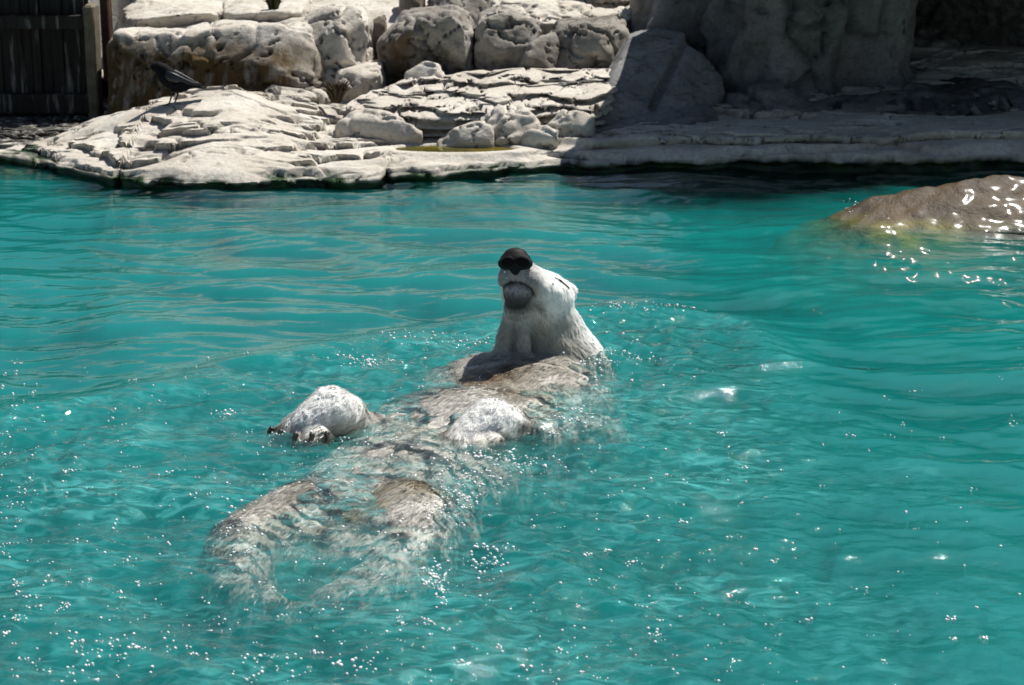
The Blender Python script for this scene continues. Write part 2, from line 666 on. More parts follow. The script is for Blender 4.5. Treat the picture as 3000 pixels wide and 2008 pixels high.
# slabs lying on top of the left boulder
rock('rock_slab', [(350, 68, 15.95), (420, 55, 15.9), (560, 38, 15.9), (632, 40, 15.95), (640, 0, 17.0), (420, -10, 17.0), (345, 35, 16.5)],
     'flat pale slab with shaded underside on top of the large tan boulder', seed=41, depth=0.5, amp=0.5, bottom=0.66, lich=0.15, under=0.10, chop=2)
rock('rock_slab', [(652, 52, 15.95), (720, 42, 15.9), (880, 36, 15.95), (900, -5, 16.8), (700, -15, 17.0), (650, 8, 16.7)],
     'flat pale slab carrying the grass tuft', seed=43, depth=0.5, amp=0.5, bottom=0.67, lich=0.1, under=0.10, chop=2)
rock('boulder', [(330, 35, 17.2), (345, -60, 17.4), (540, -80, 17.4), (500, 20, 17.2), (420, 40, 17.2)],
     'rough pale boulder beside the brown gate post', seed=47, depth=0.9, amp=0.9, lich=0.3)


def st_arch(V, n):
    return np.clip(np.exp(-((V[:, 0] - ux(1165, 15.2)) / 0.13) ** 2), 0, 1) * sstep(0.6, 0.2, n[:, 2]) * 0.9


# middle group
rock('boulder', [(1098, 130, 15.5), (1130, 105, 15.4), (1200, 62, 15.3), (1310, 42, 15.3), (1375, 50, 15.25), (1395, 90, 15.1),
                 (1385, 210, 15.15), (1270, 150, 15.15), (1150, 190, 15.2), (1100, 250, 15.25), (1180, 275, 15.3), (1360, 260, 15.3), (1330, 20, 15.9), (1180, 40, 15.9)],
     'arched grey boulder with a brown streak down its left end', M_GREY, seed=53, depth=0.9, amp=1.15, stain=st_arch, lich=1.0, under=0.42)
rock('boulder', [(1180, 215, 14.95), (1240, 172, 14.95), (1290, 180, 14.9), (1310, 215, 14.85), (1290, 245, 14.8), (1200, 260, 14.8)],
     'small pinkish rock under the arched grey boulder', seed=59, depth=0.35, amp=0.6, lich=0.25)
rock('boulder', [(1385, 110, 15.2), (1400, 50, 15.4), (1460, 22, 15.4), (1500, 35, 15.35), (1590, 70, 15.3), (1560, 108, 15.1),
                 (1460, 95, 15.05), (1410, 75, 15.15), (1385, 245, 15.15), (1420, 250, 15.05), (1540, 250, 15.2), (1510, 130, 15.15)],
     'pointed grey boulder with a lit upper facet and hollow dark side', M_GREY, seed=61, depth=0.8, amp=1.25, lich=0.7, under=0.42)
rock('boulder', [(1500, 235, 15.0), (1545, 140, 15.0), (1585, 120, 15.05), (1610, 170, 14.95), (1600, 235, 14.95), (1640, 95, 15.4)],
     'grey wedge boulder right of the pointed boulder', M_GREY, seed=67, depth=0.7, amp=0.9, lich=0.6, under=0.42)
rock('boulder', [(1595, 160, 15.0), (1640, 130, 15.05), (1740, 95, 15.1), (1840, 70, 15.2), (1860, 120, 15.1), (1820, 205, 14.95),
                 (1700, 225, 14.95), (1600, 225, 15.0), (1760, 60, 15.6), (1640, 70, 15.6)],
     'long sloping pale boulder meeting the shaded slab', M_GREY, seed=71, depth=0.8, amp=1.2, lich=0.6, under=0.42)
rock('rock_slab', [(1440, 15, 16.3), (1560, 10, 16.2), (1700, 25, 16.2), (1860, 35, 16.2), (1840, 75, 16.0), (1700, 70, 15.9), (1560, 80, 15.8), (1470, 60, 15.8), (1840, -10, 17.0), (1450, -20, 17.0)],
     'broad sunlit slab above the pointed and the sloping boulders', seed=73, depth=0.5, amp=1.1, bottom=0.3, lich=0.2, layer=0.5, under=0.0, chop=2)
rock('rock_slab', [(1255, 20, 16.4), (1330, -2, 16.4), (1425, 5, 16.4), (1420, 20, 16.3), (1300, 28, 16.3), (1440, -60, 17.0), (1260, -50, 17.0)],
     'thin overhanging slab behind the arched grey boulder', M_GREY, seed=79, depth=0.5, amp=0.7, bottom=0.5, lich=0.6)
rock('boulder', [(1690, -60, 16.6), (1840, -60, 16.6), (1850, 20, 16.4), (1760, 15, 16.35), (1700, -10, 16.4)],
     'dark layered rock at the back above the sunlit slab', M_GREY, seed=83, depth=0.6, amp=1.2, bottom=0.4, lich=0.7, layer=1.0)
rock('boulder', [(1858, -70, 15.9), (1940, -70, 15.9), (1935, 20, 15.75), (1925, 60, 15.7), (1860, 75, 15.7), (1855, 10, 15.8)],
     'square tan block wedged at the top of the shaded slab', M_GREY, seed=89, depth=0.5, amp=0.6, bottom=0.3, lich=0.3)

# layered ledge with broken blocks at its front
rock('rock_ledge', [(1010, 305, 14.5), (1090, 265, 14.7), (1200, 225, 14.9), (1450, 205, 15.0), (1700, 215, 15.0), (1830, 205, 15.0),
                    (1800, 260, 14.6), (1770, 310, 14.35), (1720, 325, 14.25), (1600, 300, 14.3), (1440, 315, 14.2), (1330, 345, 14.1), (1230, 350, 14.1), (1090, 320, 14.3)],
     'wide layered pale ledge below the grey boulders', seed=97, depth=0.35, amp=0.7, bottom=0.1, lich=0.22, layer=2.2, vox=0.016, sm=2, under=0.0, chop=0)
for pts, lab, sd, li in [
    ([(975, 368, 14.1), (1050, 318, 14.2), (1130, 325, 14.1), (1180, 345, 14.0), (1235, 385, 13.9), (1232, 420, 13.9), (1190, 408, 13.9), (1080, 385, 14.0)],
     'broken pinkish block at the left end of the layered ledge', 101, 0.4),
    ([(1280, 415, 13.85), (1330, 375, 13.9), (1400, 355, 13.95), (1440, 372, 13.9), (1445, 415, 13.8), (1360, 420, 13.8)],
     'low cracked block behind the larger rock pool', 103, 0.5),
    ([(1405, 350, 13.98), (1460, 300, 14.1), (1480, 310, 14.05), (1475, 370, 13.95), (1450, 400, 13.9)],
     'narrow upright block standing in the ledge front', 107, 0.3),
    ([(1445, 410, 13.85), (1470, 330, 14.0), (1530, 310, 14.05), (1575, 350, 13.98), (1600, 370, 13.95), (1560, 395, 13.9), (1500, 412, 13.85)],
     'triangular grey block leaning in the ledge front', 109, 0.6),
    ([(1590, 372, 13.95), (1650, 318, 14.05), (1720, 330, 14.05), (1745, 345, 14.0), (1730, 385, 13.95), (1650, 382, 13.92)],
     'smooth wedge block beside the smaller yellow rock pool', 113, 0.45),
    ([(1540, 390, 13.85), (1600, 372, 13.9), (1640, 385, 13.85), (1620, 402, 13.8), (1530, 410, 13.8)],
     'low white rock lying between the two rock pools', 127, 0.1),
]:
    rock('broken_block', pts, lab, seed=sd, depth=0.35, amp=0.7, bottom=0.05, lich=li, vox=0.016, group='broken blocks along the ledge front', under=0.05, chop=4)

# shaded slab and the cliff
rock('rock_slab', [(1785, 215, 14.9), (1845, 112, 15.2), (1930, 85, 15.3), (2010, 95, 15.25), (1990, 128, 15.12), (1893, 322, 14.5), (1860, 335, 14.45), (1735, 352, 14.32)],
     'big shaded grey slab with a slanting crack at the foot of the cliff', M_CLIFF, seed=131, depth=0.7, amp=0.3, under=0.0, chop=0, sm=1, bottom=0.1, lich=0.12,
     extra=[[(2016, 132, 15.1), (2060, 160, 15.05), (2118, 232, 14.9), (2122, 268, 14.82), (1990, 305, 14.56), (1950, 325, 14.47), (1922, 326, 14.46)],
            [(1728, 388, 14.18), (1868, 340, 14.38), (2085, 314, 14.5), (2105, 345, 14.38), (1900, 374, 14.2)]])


def build_cliff():
    bm = bmesh.new()

    def blk(pts, depth=2.0, top=4.6, bot=0.0):
        P = [aty(*p) for p in pts]
        Q = [tuple(p) for p in P]
        for p in P:
            Q.append((p[0], p[1] + depth, p[2]))
            Q.append((p[0], p[1] + depth, bot))
        add_hull(bm, Q)

    def tall(pts, ztop, lean, depth):
        """wall block: front foot line, rising to ztop with the given lean forward"""
        Q = []
        for u, v, y in pts:
            p = aty(u, v, y)
            kx = (ztop - p[2]) * SUN[0] / SUN[2] + 0.12 if u < 2120 else 0.0
            Q += [tuple(p), (p[0] + kx, p[1] - lean + kx * 0.6, ztop), (p[0] + kx, p[1] + depth, ztop), (p[0], p[1] + depth, p[2] - 0.3), (p[0], p[1], p[2] - 0.3)]
        add_hull(bm, Q)

    tall([(1905, 95, 15.55), (2005, 110, 15.5)], 1.65, -0.3, 2.2)
    tall([(2000, 180, 15.35), (2110, 250, 15.2)], 1.65, -0.1, 2.2)
    tall([(2090, 275, 15.15), (2260, 270, 15.25), (2300, 270, 15.3)], 1.65, 0.15, 2.4)
    tall([(2240, 285, 15.1), (2440, 290, 15.1), (2470, 285, 15.2)], 1.65, 0.10, 2.4)
    tall([(2440, 285, 15.3), (2590, 270, 15.5)], 1.65, 0.2, 2.4)
    tall([(2575, 250, 15.45), (2650, 245, 15.4), (2680, 240, 15.6)], 1.65, 0.1, 2.4)
    tall([(2640, 230, 17.2), (3100, 230, 17.4), (3500, 240, 16.2)], 1.65, 0.4, 2.4)
    # ledge band under the overhanging rock lip, upper left of the wall
    blk([(2195, 70, 15.0), (2480, 45, 14.95), (2480, 18, 14.98), (2190, 40, 15.05)], 0.5)
    # foot mounds
    blk([(2080, 330, 14.75), (2230, 255, 14.95), (2330, 245, 15.0), (2360, 290, 14.85), (2340, 325, 14.6), (2180, 345, 14.6)], 0.7)
    blk([(2300, 330, 14.6), (2480, 285, 14.85), (2700, 240, 15.1), (2900, 265, 15.0), (3100, 300, 14.8), (2900, 345, 14.4), (2600, 345, 14.4)], 0.9)
    m = voxel(bm, 0.04, 3)
    V, n = coords(m), normals(m)
    d = 0.14 * fbm(V * np.array([1.1, 1.1, 0.9]), 4, 141) + 0.06 * fbm(V * 3.5, 4, 142)
    rg = 1 - np.abs(fbm(V * np.array([1.6, 1.6, 0.9]), 3, 143)) * 2
    d -= 0.16 * sstep(0.90, 1.0, rg)
    d -= 0.05 * sstep(0.94, 1.0, 1 - np.abs(fbm(V * np.array([3.1, 3.1, 1.4]), 3, 147)) * 2)
    d -= 0.04 * sstep(0.2, 0.5, fbm(V * 6, 3, 144))
    V += n * d[:, None]
    set_coords(m, V)
    li = np.clip(0.8 * sstep(-0.15, 0.4, fbm(V * np.array([1.8, 1.8, 0.7]), 4, 145)) + sstep(2.9, 3.5, V[:, 0] + 0.3 * pn(V, 146)) * sstep(15.2, 15.8, V[:, 1]), 0, 1)  # lichen patches, and the cave depth blackened in colour for its deep shade
    set_col(m, np.stack([0.15 * np.ones(len(V)), np.zeros(len(V)), li], 1))
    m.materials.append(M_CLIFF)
    o = link(bpy.data.objects.new('rock_cliff', m))
    tag(o, 'dark shaded rock cliff hollowed into a cave above the shelf', 'cliff')
    # roof of the cave, out of the picture: its edge throws the shade line over the rocks
    zt = 1.55
    edge = []
    for u, v, y in [(1990, -120, 16.6), (1945, 5, 15.8), (1850, 100, 15.25), (1815, 190, 14.95), (1790, 260, 14.65), (1705, 400, 13.98), (1620, 475, 13.75),
                    (1690, 540, 13.2), (2000, 572, 12.88), (2300, 572, 12.88), (2500, 552, 13.1), (2800, 530, 13.35), (3400, 530, 13.35)]:
        p = aty(u, v, y)
        edge.append(p + SUN * ((zt - p[2]) / SUN[2]))
    edge = edge + [np.array([10.5, 14.8, zt]), np.array([10.5, 21, zt]), np.array([edge[0][0] + 0.2, 21, zt])]
    bm = bmesh.new()
    lo = [bm.verts.new(p) for p in edge]
    hi = [bm.verts.new((p[0] + 1.7 * SUN[0] / SUN[2] + (0.25 if k < 7 else 0), p[1] + 1.7 * SUN[1] / SUN[2] + 0.25, zt + 1.7)) for k, p in enumerate(edge)]
    bm.faces.new(lo)
    bm.faces.new(hi[::-1])
    for k in range(len(lo)):
        bm.faces.new([lo[k], hi[k], hi[(k + 1) % len(lo)], lo[(k + 1) % len(lo)]])
    bmesh.ops.recalc_face_normals(bm, faces=bm.faces)
    m = voxel(bm, 0.09, 1)
    V, n = coords(m), normals(m)
    V += n * (0.10 * fbm(V * 1.5, 4, 151))[:, None] * np.where(n[:, 2] < -0.5, 1, 0.5)[:, None]
    set_coords(m, V)
    set_col(m, np.stack([0 * V[:, 0], 0 * V[:, 0], 0.5 + 0 * V[:, 0]], 1))
    m.materials.append(M_CLIFF)
    link(bpy.data.objects.new('cave_roof', m), o)
    return o


build_cliff()


def build_bank():
    """rising rock bank behind the boulders"""
    xs = np.linspace(-9, 9.5, 190)
    ys = np.linspace(15.8, 26, 110)
    X, Y = np.meshgrid(xs, ys)
    x, y = X.ravel(), Y.ravel()
    z = np.interp(y, [15.8, 16.6, 17.5, 19, 22, 26], [0.25, 0.62, 0.85, 1.7, 3.2, 4.0])
    z = z + 0.22 * fbm(np.stack([x * 0.8, y * 0.8, 0 * x], 1), 5, 161) + 0.05 * fbm(np.stack([x * 4, y * 4, 0 * x], 1), 3, 162)
    z = z - 0.9 * (1 - sstep(-3.5, -2.7, x)) * (1 - sstep(17.6, 19, y))
    z = strata(x, y, z, 33, 0.12, 0.7)
    z = np.where(x > 1.35, np.minimum(z, 0.15 + np.maximum(0, y - 19.5) * 0.9), z)
    V = np.stack([x, y, z], 1)
    i = np.arange(len(V)).reshape(X.shape)
    F = np.stack([i[:-1, :-1], i[:-1, 1:], i[1:, 1:], i[1:, :-1]], -1).reshape(-1, 4)
    o = obj('rock_bank', V, F, M_ROCK)
    set_col(o.data, np.stack([0 * x, 0 * x, 0.35 * sstep(0, 0.5, fbm(V * 1.5, 4, 163))], 1))
    tag(o, 'rising pale rock bank behind the boulders', 'rock', kind='structure')


build_bank()


def build_wet_rock():
    P = [(2330, 655, 0.02), (2450, 610, 0.05), (2560, 570, 0.12), (2700, 535, 0.20), (2850, 520, 0.25), (3000, 508, 0.30), (3250, 505, 0.34), (3400, 560, 0.22)]
    bm = bmesh.new()
    pts = []
    Y0 = 12.35
    for u, v, z in P:
        p = atz(u, v, z)
        pts.append((p[0], Y0 + (0.0 if u > 2400 else -0.1), aty(u, v, Y0)[2] - 0.02))
    ridge = list(pts)
    for q in ridge:
        pts.append((q[0] + 0.1, q[1] + 0.55, q[2] - 0.18))
        pts.append((q[0] - 0.05, q[1] - 0.42, q[2] * 0.45 - 0.10))
        pts.append((q[0], q[1] - 0.9, -0.42))
        pts.append((q[0], q[1] + 0.9, -0.6))
        pts.append((q[0], q[1] - 0.9, -0.9))
        pts.append((q[0], q[1] + 0.9, -0.9))
    pts.append((ridge[0][0] - 0.35, Y0 - 0.1, -0.4))
    add_hull(bm, pts)
    m = voxel(bm, 0.025, 6)
    V, n = coords(m), normals(m)
    V += n * (0.05 * fbm(V * 2.5, 4, 171) + 0.02 * fbm(V * 8, 3, 172))[:, None]
    set_coords(m, V)
    al = sstep(0.05, -0.06, V[:, 2] + 0.03 * fbm(V * 5, 3, 173))
    set_col(m, np.stack([0.3 + 0 * al, 0 * al, 0.4 * sstep(0, 0.4, fbm(V * 3, 3, 174))], 1))
    set_col(m, np.stack([al, al, al], 1), 'Algae')
    yel = np.exp(-((V[:, 0] - atz(2650, 665)[0]) / 0.28) ** 2 - ((V[:, 1] - 11.9) / 0.4) ** 2) * sstep(-0.3, 0.3, fbm(V * 6, 3, 175))
    set_col(m, np.array([0.035, 0.075, 0.012]) * (1 - yel[:, None]) + np.array([0.42, 0.38, 0.015]) * yel[:, None], 'AlgaeColour')
    g = M_WET.node_tree
    pr = mwp
    src = pr.inputs['Base Color'].links[0].from_socket
    a = g.nodes.new('ShaderNodeAttribute')
    a.attribute_name = 'Algae'
    mx = g.nodes.new('ShaderNodeMix')
    mx.data_type = 'RGBA'
    g.links.new(a.outputs['Fac'], mx.inputs[0])
    g.links.new(src, mx.inputs[6])
    g.links.new(a.outputs['Color'], mx.inputs[7])
    a.attribute_name = 'AlgaeColour'
    af = g.nodes.new('ShaderNodeAttribute')
    af.attribute_name = 'Algae'
    g.links.new(af.outputs['Fac'], mx.inputs[0])
    g.links.new(mx.outputs[2], pr.inputs['Base Color'])
    m.materials.append(M_WET)
    o = link(bpy.data.objects.new('wet_boulder', m))
    global WETB
    WETB = o
    tag(o, 'wet brown boulder washed by water, green algae on its sunken side', 'rock')


build_wet_rock()

# ------------------------------------------------------------------ standing rock pools


def mat_puddle():
    g = N('still_yellow_pool_water')
    c = g.coord('Object')
    col = g.mix(g.ramp(g.noise(c, 6, 3), [(0.4, 0.0), (0.6, 1.0)]), (0.07, 0.06, 0.012), (0.13, 0.10, 0.012))
    g.principled(col, 0.05, g.bump(g.noise(c, 18, 2), 0.05, 0.004), 0.5)
    return g.m


M_PUD = mat_puddle()


def puddle(c, rx, ry, z, label, seed):
    a = np.linspace(0, 2 * np.pi, 40, endpoint=False)
    r = 1 + 0.1 * pn(np.stack([np.cos(a) * 1.5, np.sin(a) * 1.5, 0 * a], 1), seed)
    ring = np.stack([c[0] + rx * r * np.cos(a), c[1] + ry * r * np.sin(a), 0 * a + z], 1)
    low = ring.copy()
    low[:, 2] -= 0.05
    V = np.concatenate([ring, low])
    n = len(a)
    F = [list(range(n)), list(range(2 * n - 1, n - 1, -1))] + [[k, n + k, n + (k + 1) % n, (k + 1) % n] for k in range(n)]
    o = obj('rock_pool', V, F, M_PUD, smooth=False)
    tag(o, label, 'water', kind='structure')


puddle((POOL_A[0], POOL_A[1]), 0.40, 0.15, 0.14, 'long shallow standing pool in the rock shelf', 3)
puddle((POOL_B[0], POOL_B[1]), 0.19, 0.085, 0.185, 'small yellow standing pool beside the smooth wedge block', 5)

# ------------------------------------------------------------------ gate


def box(x0, x1, y0, y1, z0, z1, bev=0.006, jit=None, taper=0.0):
    bm = bmesh.new()
    vs = [bm.verts.new((x, y, z)) for x in (x0, x1) for y in (y0, y1) for z in (z0, z1)]
    bmesh.ops.convex_hull(bm, input=vs)
    bmesh.ops.bevel(bm, geom=list(bm.edges), offset=bev, segments=1, affect='EDGES')
    if jit:
        for v in bm.verts:
            v.co.x += random.uniform(-jit, jit)
            v.co.y += random.uniform(-jit, jit)
    m = bpy.data.meshes.new('b')
    bm.to_mesh(m)
    bm.free()
    return m


def build_gate():
    random.seed(5)
    y0 = 15.75
    loc = (aty(150, 400, y0)[0], y0, -0.1)
    root = empty('plank_gate', loc)
    tag(root, 'black weathered plank gate standing left of the ochre stained boulder', 'gate')
    x_r = aty(292, 200, y0)[0]
    x = x_r - 0.10

    def add(name, m, mat=M_WOOD, parent=root, rz=0.0):
        m.materials.append(mat)
        o = link(bpy.data.objects.new(name, m), parent)
        m.transform(Matrix.Translation(-Vector(loc)))
        return o
    while x > -6.2:
        w = random.uniform(0.062, 0.095)
        zt = random.uniform(1.22, 1.30)
        dy = random.uniform(-0.012, 0.012) + (0.02 if len(root.children) % 2 else 0)
        m = box(x - w, x, y0 + dy, y0 + 0.035 + dy, 0.02, zt, 0.008, 0.004)
        m.transform(Matrix.Translation((x, 0, 0)) @ Matrix.Rotation(random.uniform(-0.012, 0.012), 4, 'Y') @ Matrix.Translation((-x, 0, 0)))
        add('plank', m)
        x -= w + random.uniform(-0.003, 0.003)
    xx = x_r - 0.08  # added boards behind the planks, stop daylight showing through the gaps
    while xx > -6.2:
        add('gap_blocker', box(xx - 0.24, xx, y0 + 0.075, y0 + 0.10, 0.02, 1.2, 0.004, 0.002))
        xx -= 0.238
    for v, hgt in ((62, 0.10), (300, 0.15)):
        z = aty(150, v, y0)[2]
        add('rail', box(-6.2, x_r - 0.06, y0 - 0.10, y0 - 0.014, z - hgt / 2, z + hgt / 2, 0.012, 0.004))
    z = aty(100, 372, y0 - 0.2)[2]
    add('sill_beam', box(-6.2, x_r - 0.05, y0 - 0.28, y0 - 0.06, z - 0.12, z + 0.03, 0.015, 0.004))
    add('gate_post', box(x_r - 0.085, x_r, y0 - 0.11, y0 + 0.08, -0.1, aty(280, 12, y0)[2], 0.015, 0.004), M_POST)
    return root


build_gate()
m = box(ux(312, 16.6), ux(338, 16.6), 16.55, 16.68, 0.2, 1.6, 0.012, 0.004)
m.transform(Matrix.Translation((0, 0, 0)))
m.materials.append(M_BROWN)
tag(link(bpy.data.objects.new('fence_post', m)), 'brown wooden post behind the end of the plank gate', 'post')

# ------------------------------------------------------------------ plants


def mat_leaf(name, a, b):
    g = N(name)
    oi = g.n('NewGeometry')
    col = g.mix(oi.outputs['Random Per Island'], a, b)
    g.principled(col, 0.7, None, 0.3)
    return g.m


M_GRASS = mat_leaf('dark_grass', (0.03, 0.035, 0.012), (0.07, 0.06, 0.03))
M_DRY = mat_leaf('dry_scrub', (0.05, 0.035, 0.02), (0.12, 0.09, 0.05))


def tuft(name, base, n, h, spread, mat, label, seed):
    r = np.random.default_rng(seed)
    V, F = [], []
    for k in range(n):
        a = r.uniform(0, 6.283)
        d = r.uniform(0.1, 1.0) * spread
        tip = np.array([math.cos(a) * d, math.sin(a) * d, h * r.uniform(0.5, 1.0)])
        b = np.array([math.cos(a) * 0.03 * r.uniform(), math.sin(a) * 0.03 * r.uniform(), -0.02])
        mid = b * 0.45 + tip * 0.55 + np.array([0, 0, h * 0.18])
        s = np.cross(tip, [r.normal(), r.normal(), 0.2])
        s = s / np.linalg.norm(s) * 0.006 * r.uniform(0.7, 1.5)
        i = len(V)
        V += [b - s, b + s, mid + s * 0.9, mid - s * 0.9, tip]
        F += [[i, i + 1, i + 2, i + 3], [i + 3, i + 2, i + 4]]
    o = obj(name, np.array(V), F, mat, smooth=False)
    o.location = base
    tag(o, label, 'plant')
    return o


tuft('grass_tuft', aty(803, 36, 16.1), 130, 0.17, 0.10, M_GRASS, 'dark grass tuft growing on the flat slab above the tan boulder', 3)
tuft('dry_scrub', aty(985, 292, 14.75), 170, 0.15, 0.14, M_DRY, 'dry brown scrub tuft on the shelf left of the layered ledge', 4)

# ------------------------------------------------------------------ polar bear
BEAR_LOC = (-0.25, 8.0, 0.0)


def loft(bm, rings, n=28):
    """rings: (z, xl, xr, yf, yb) stacked ellipses, closed"""
    R = []
    for z, xl, xr, yf, yb in rings:
        cx, cy_, rx, ry = (xl + xr) / 2, (yf + yb) / 2, (xr - xl) / 2, (yb - yf) / 2
        R.append([bm.verts.new((cx + rx * math.cos(2 * math.pi * k / n), cy_ + ry * math.sin(2 * math.pi * k / n), z)) for k in range(n)])
    for a, b in zip(R[:-1], R[1:]):
        for k in range(n):
            bm.faces.new([a[k], a[(k + 1) % n], b[(k + 1) % n], b[k]])
    bm.faces.new(R[0][::-1])
    bm.faces.new(R[-1])


def W(u, v, y):
    return tuple(aty(u, v, y))


def build_bear():
    bm = bmesh.new()
    # neck and head
    loft(bm, [(-0.40, -0.20, 0.56, 8.88, 9.62), (-0.2, -0.15, 0.52, 8.90, 9.58), (-0.06, -0.10, 0.47, 8.94, 9.50), (0.00, -0.07, 0.435, 8.97, 9.45), (0.06, -0.035, 0.395, 8.99, 9.41),
              (0.12, -0.025, 0.35, 9.0, 9.38), (0.18, -0.025, 0.315, 8.985, 9.36), (0.24, -0.038, 0.285, 8.96, 9.34), (0.30, -0.050, 0.285, 8.93, 9.32),
              (0.35, -0.056, 0.258, 8.905, 9.29), (0.38, -0.057, 0.228, 8.895, 9.27), (0.405, -0.058, 0.185, 8.89, 9.21), (0.44, -0.056, 0.132, 8.885, 9.13), (0.475, -0.050, 0.098, 8.89, 9.06), (0.495, -0.03, 0.075, 8.92, 9.01)])
    # chin, lips, brows
    add_ell(bm, W(1512, 860, 8.94), (0.060, 0.052, 0.055))
    add_ell(bm, W(1515, 895, 8.965), (0.062, 0.05, 0.06))
    add_ell(bm, W(1478, 818, 8.945), (0.032, 0.05, 0.055))
    add_ell(bm, W(1560, 828, 8.93), (0.050, 0.055, 0.066))
    add_capsule(bm, W(1628, 826, 9.16), W(1662, 858, 9.2), 0.036, 0.05)
    add_ell(bm, W(1610, 868, 9.05), (0.085, 0.09, 0.085))
    # throat folds
    add_capsule(bm, W(1530, 900, 8.99), W(1535, 1040, 8.95), 0.03, 0.035)
    add_capsule(bm, W(1495, 905, 9.0), W(1470, 1045, 8.98), 0.03, 0.045)
    add_capsule(bm, W(1600, 930, 9.05), W(1650, 1040, 9.03), 0.05, 0.06)
    # trunk on its back
    rz = Matrix.Rotation(math.radians(-25), 3, 'Z')
    add_ell(bm, (0.02, 8.88, -0.145), (0.48, 0.40, 0.205), rz)
    add_ell(bm, (-0.16, 8.38, -0.152), (0.50, 0.52, 0.20), rz)
    add_ell(bm, (-0.40, 7.80, -0.168), (0.44, 0.52, 0.195), rz)
    add_ell(bm, (-0.55, 7.32, -0.185), (0.47, 0.42, 0.19), rz)
    add_ell(bm, (-0.64, 7.02, -0.19), (0.34, 0.25, 0.17), rz)
    add_ell(bm, (-0.10, 8.3, -0.30), (0.42, 0.8, 0.25), rz)
    # hind legs just under the surface
    add_capsule(bm, (-0.76, 7.32, -0.165), (-0.97, 6.95, -0.13), 0.21, 0.17)
    add_capsule(bm, (-0.97, 6.95, -0.12), (-0.96, 6.62, -0.15), 0.16, 0.13)
    add_capsule(bm, (-0.96, 6.62, -0.15), (-0.82, 6.46, -0.17), 0.13, 0.10)
    add_capsule(bm, (-0.40, 7.25, -0.18), (-0.36, 6.95, -0.15), 0.24, 0.19)
    add_capsule(bm, (-0.36, 6.95, -0.15), (-0.48, 6.66, -0.17), 0.17, 0.14)
    add_capsule(bm, (-0.48, 6.66, -0.17), (-0.64, 6.50, -0.17), 0.13, 0.10)
    # left-hand raised forepaw: arm, wrist, hanging paw, toes
    add_capsule(bm, (-0.22, 8.35, -0.16), W(1030, 1255, 8.12), 0.12, 0.08)
    add_capsule(bm, W(1015, 1225, 8.1), W(970, 1205, 8.04), 0.10, 0.11)
    add_capsule(bm, W(970, 1205, 8.04), W(905, 1243, 7.98), 0.11, 0.085)
    add_capsule(bm, W(905, 1243, 7.98), W(855, 1266, 7.96), 0.085, 0.055)
    for u, v, y in TOES_L:
        add_capsule(bm, W(905, 1250, 7.96), W(u, v, y), 0.05, 0.028)
    # right-hand forepaw
    add_capsule(bm, (0.40, 8.40, -0.17), W(1560, 1280, 8.08), 0.13, 0.075)
    add_capsule(bm, W(1565, 1275, 8.08), W(1435, 1245, 7.95), 0.07, 0.115)
    add_capsule(bm, W(1435, 1245, 7.95), W(1345, 1300, 7.85), 0.115, 0.07)
    for u, v, y in TOES_R:
        add_capsule(bm, W(1390, 1280, 7.9), W(u, v, y), 0.07, 0.035)
    m = voxel(bm, 0.009, 5)
    # let the trunk and thighs run into one another
    n0 = len(m.vertices)
    e = np.empty(len(m.edges) * 2, np.int32)
    m.edges.foreach_get('vertices', e)
    e = e.reshape(-1, 2)
    V = coords(m)
    wgt = sstep(0.11, 0.07, V[:, 2]) * sstep(9.02, 8.92, V[:, 1])
    for pc in (W(965, 1230, 8.02), W(880, 1270, 7.94), W(1440, 1260, 7.95), W(1360, 1300, 7.85)):
        wgt = wgt * np.where(V[:, 2] > -0.06, sstep(0.13, 0.21, np.linalg.norm(V - np.array(pc), axis=1)), 1)
    deg = np.bincount(e.ravel(), minlength=n0)[:, None].clip(1)
    for _ in range(140):
        S = np.stack([np.bincount(e[:, 0], V[e[:, 1], a], n0) + np.bincount(e[:, 1], V[e[:, 0], a], n0) for a in range(3)], 1)
        V = V + 0.6 * wgt[:, None] * (S / deg - V)
    set_coords(m, V)
    V, n = coords(m), normals(m)
    # mouth: a groove round the chin
    c = np.array(W(1512, 866, 8.90))
    r = np.hypot((V[:, 0] - c[0]) / 0.078, (V[:, 2] - c[2] + 0.012) / 0.068)
    front = (V[:, 1] < 9.02) & (V[:, 2] > 0.1)
    lip = np.exp(-((r - 1.0) / 0.14) ** 2) * sstep(c[2] - 0.03, c[2] + 0.01, V[:, 2]) * front
    # nose-lip cleft
    cn = np.array(W(1510, 808, 8.9))
    cle = np.exp(-((V[:, 0] - cn[0]) / 0.006) ** 2) * np.exp(-((V[:, 2] - cn[2]) / 0.03) ** 2) * front
    V = V - n * (0.014 * lip + 0.008 * cle)[:, None]
    dry = sstep(0.02, 0.08, V[:, 2])
    stre = V * np.array([1, 1, 1])
    V = V + n * (0.004 * fbm(V * 9, 3, 201) + 0.005 * fbm(stre * np.array([40, 40, 12]), 2, 202) * dry + (0.012 * fbm(V * 5, 3, 203) + 0.022 * fbm(V * 14, 3, 204)) * (1 - sstep(-0.03, 0.04, V[:, 2])))[:, None]
    set_coords(m, V)
    n = normals(m)
    # fur colour, by place on the body, some shade painted in
    head = (V[:, 1] > 8.85) & (V[:, 2] > 0.0)
    white = np.array([0.86, 0.85, 0.82])
    C = np.tile(white, (len(V), 1))
    wet = 1 - sstep(0.02, 0.09, V[:, 2] + 0.02 * fbm(V * 8, 3, 210))
    wet = np.where(head, 0.3 * (1 - sstep(0.0, 0.06, V[:, 2])), wet)
    sv = np.stack([V[:, 0] * 6 + V[:, 1] * 2.5, V[:, 1] * 7 - V[:, 0] * 3, V[:, 2] * 4], 1)
    wn_ = fbm(sv, 5, 211)
    wetc = np.array([0.54, 0.52, 0.475]) + np.outer(wn_, [0.50, 0.49, 0.47])
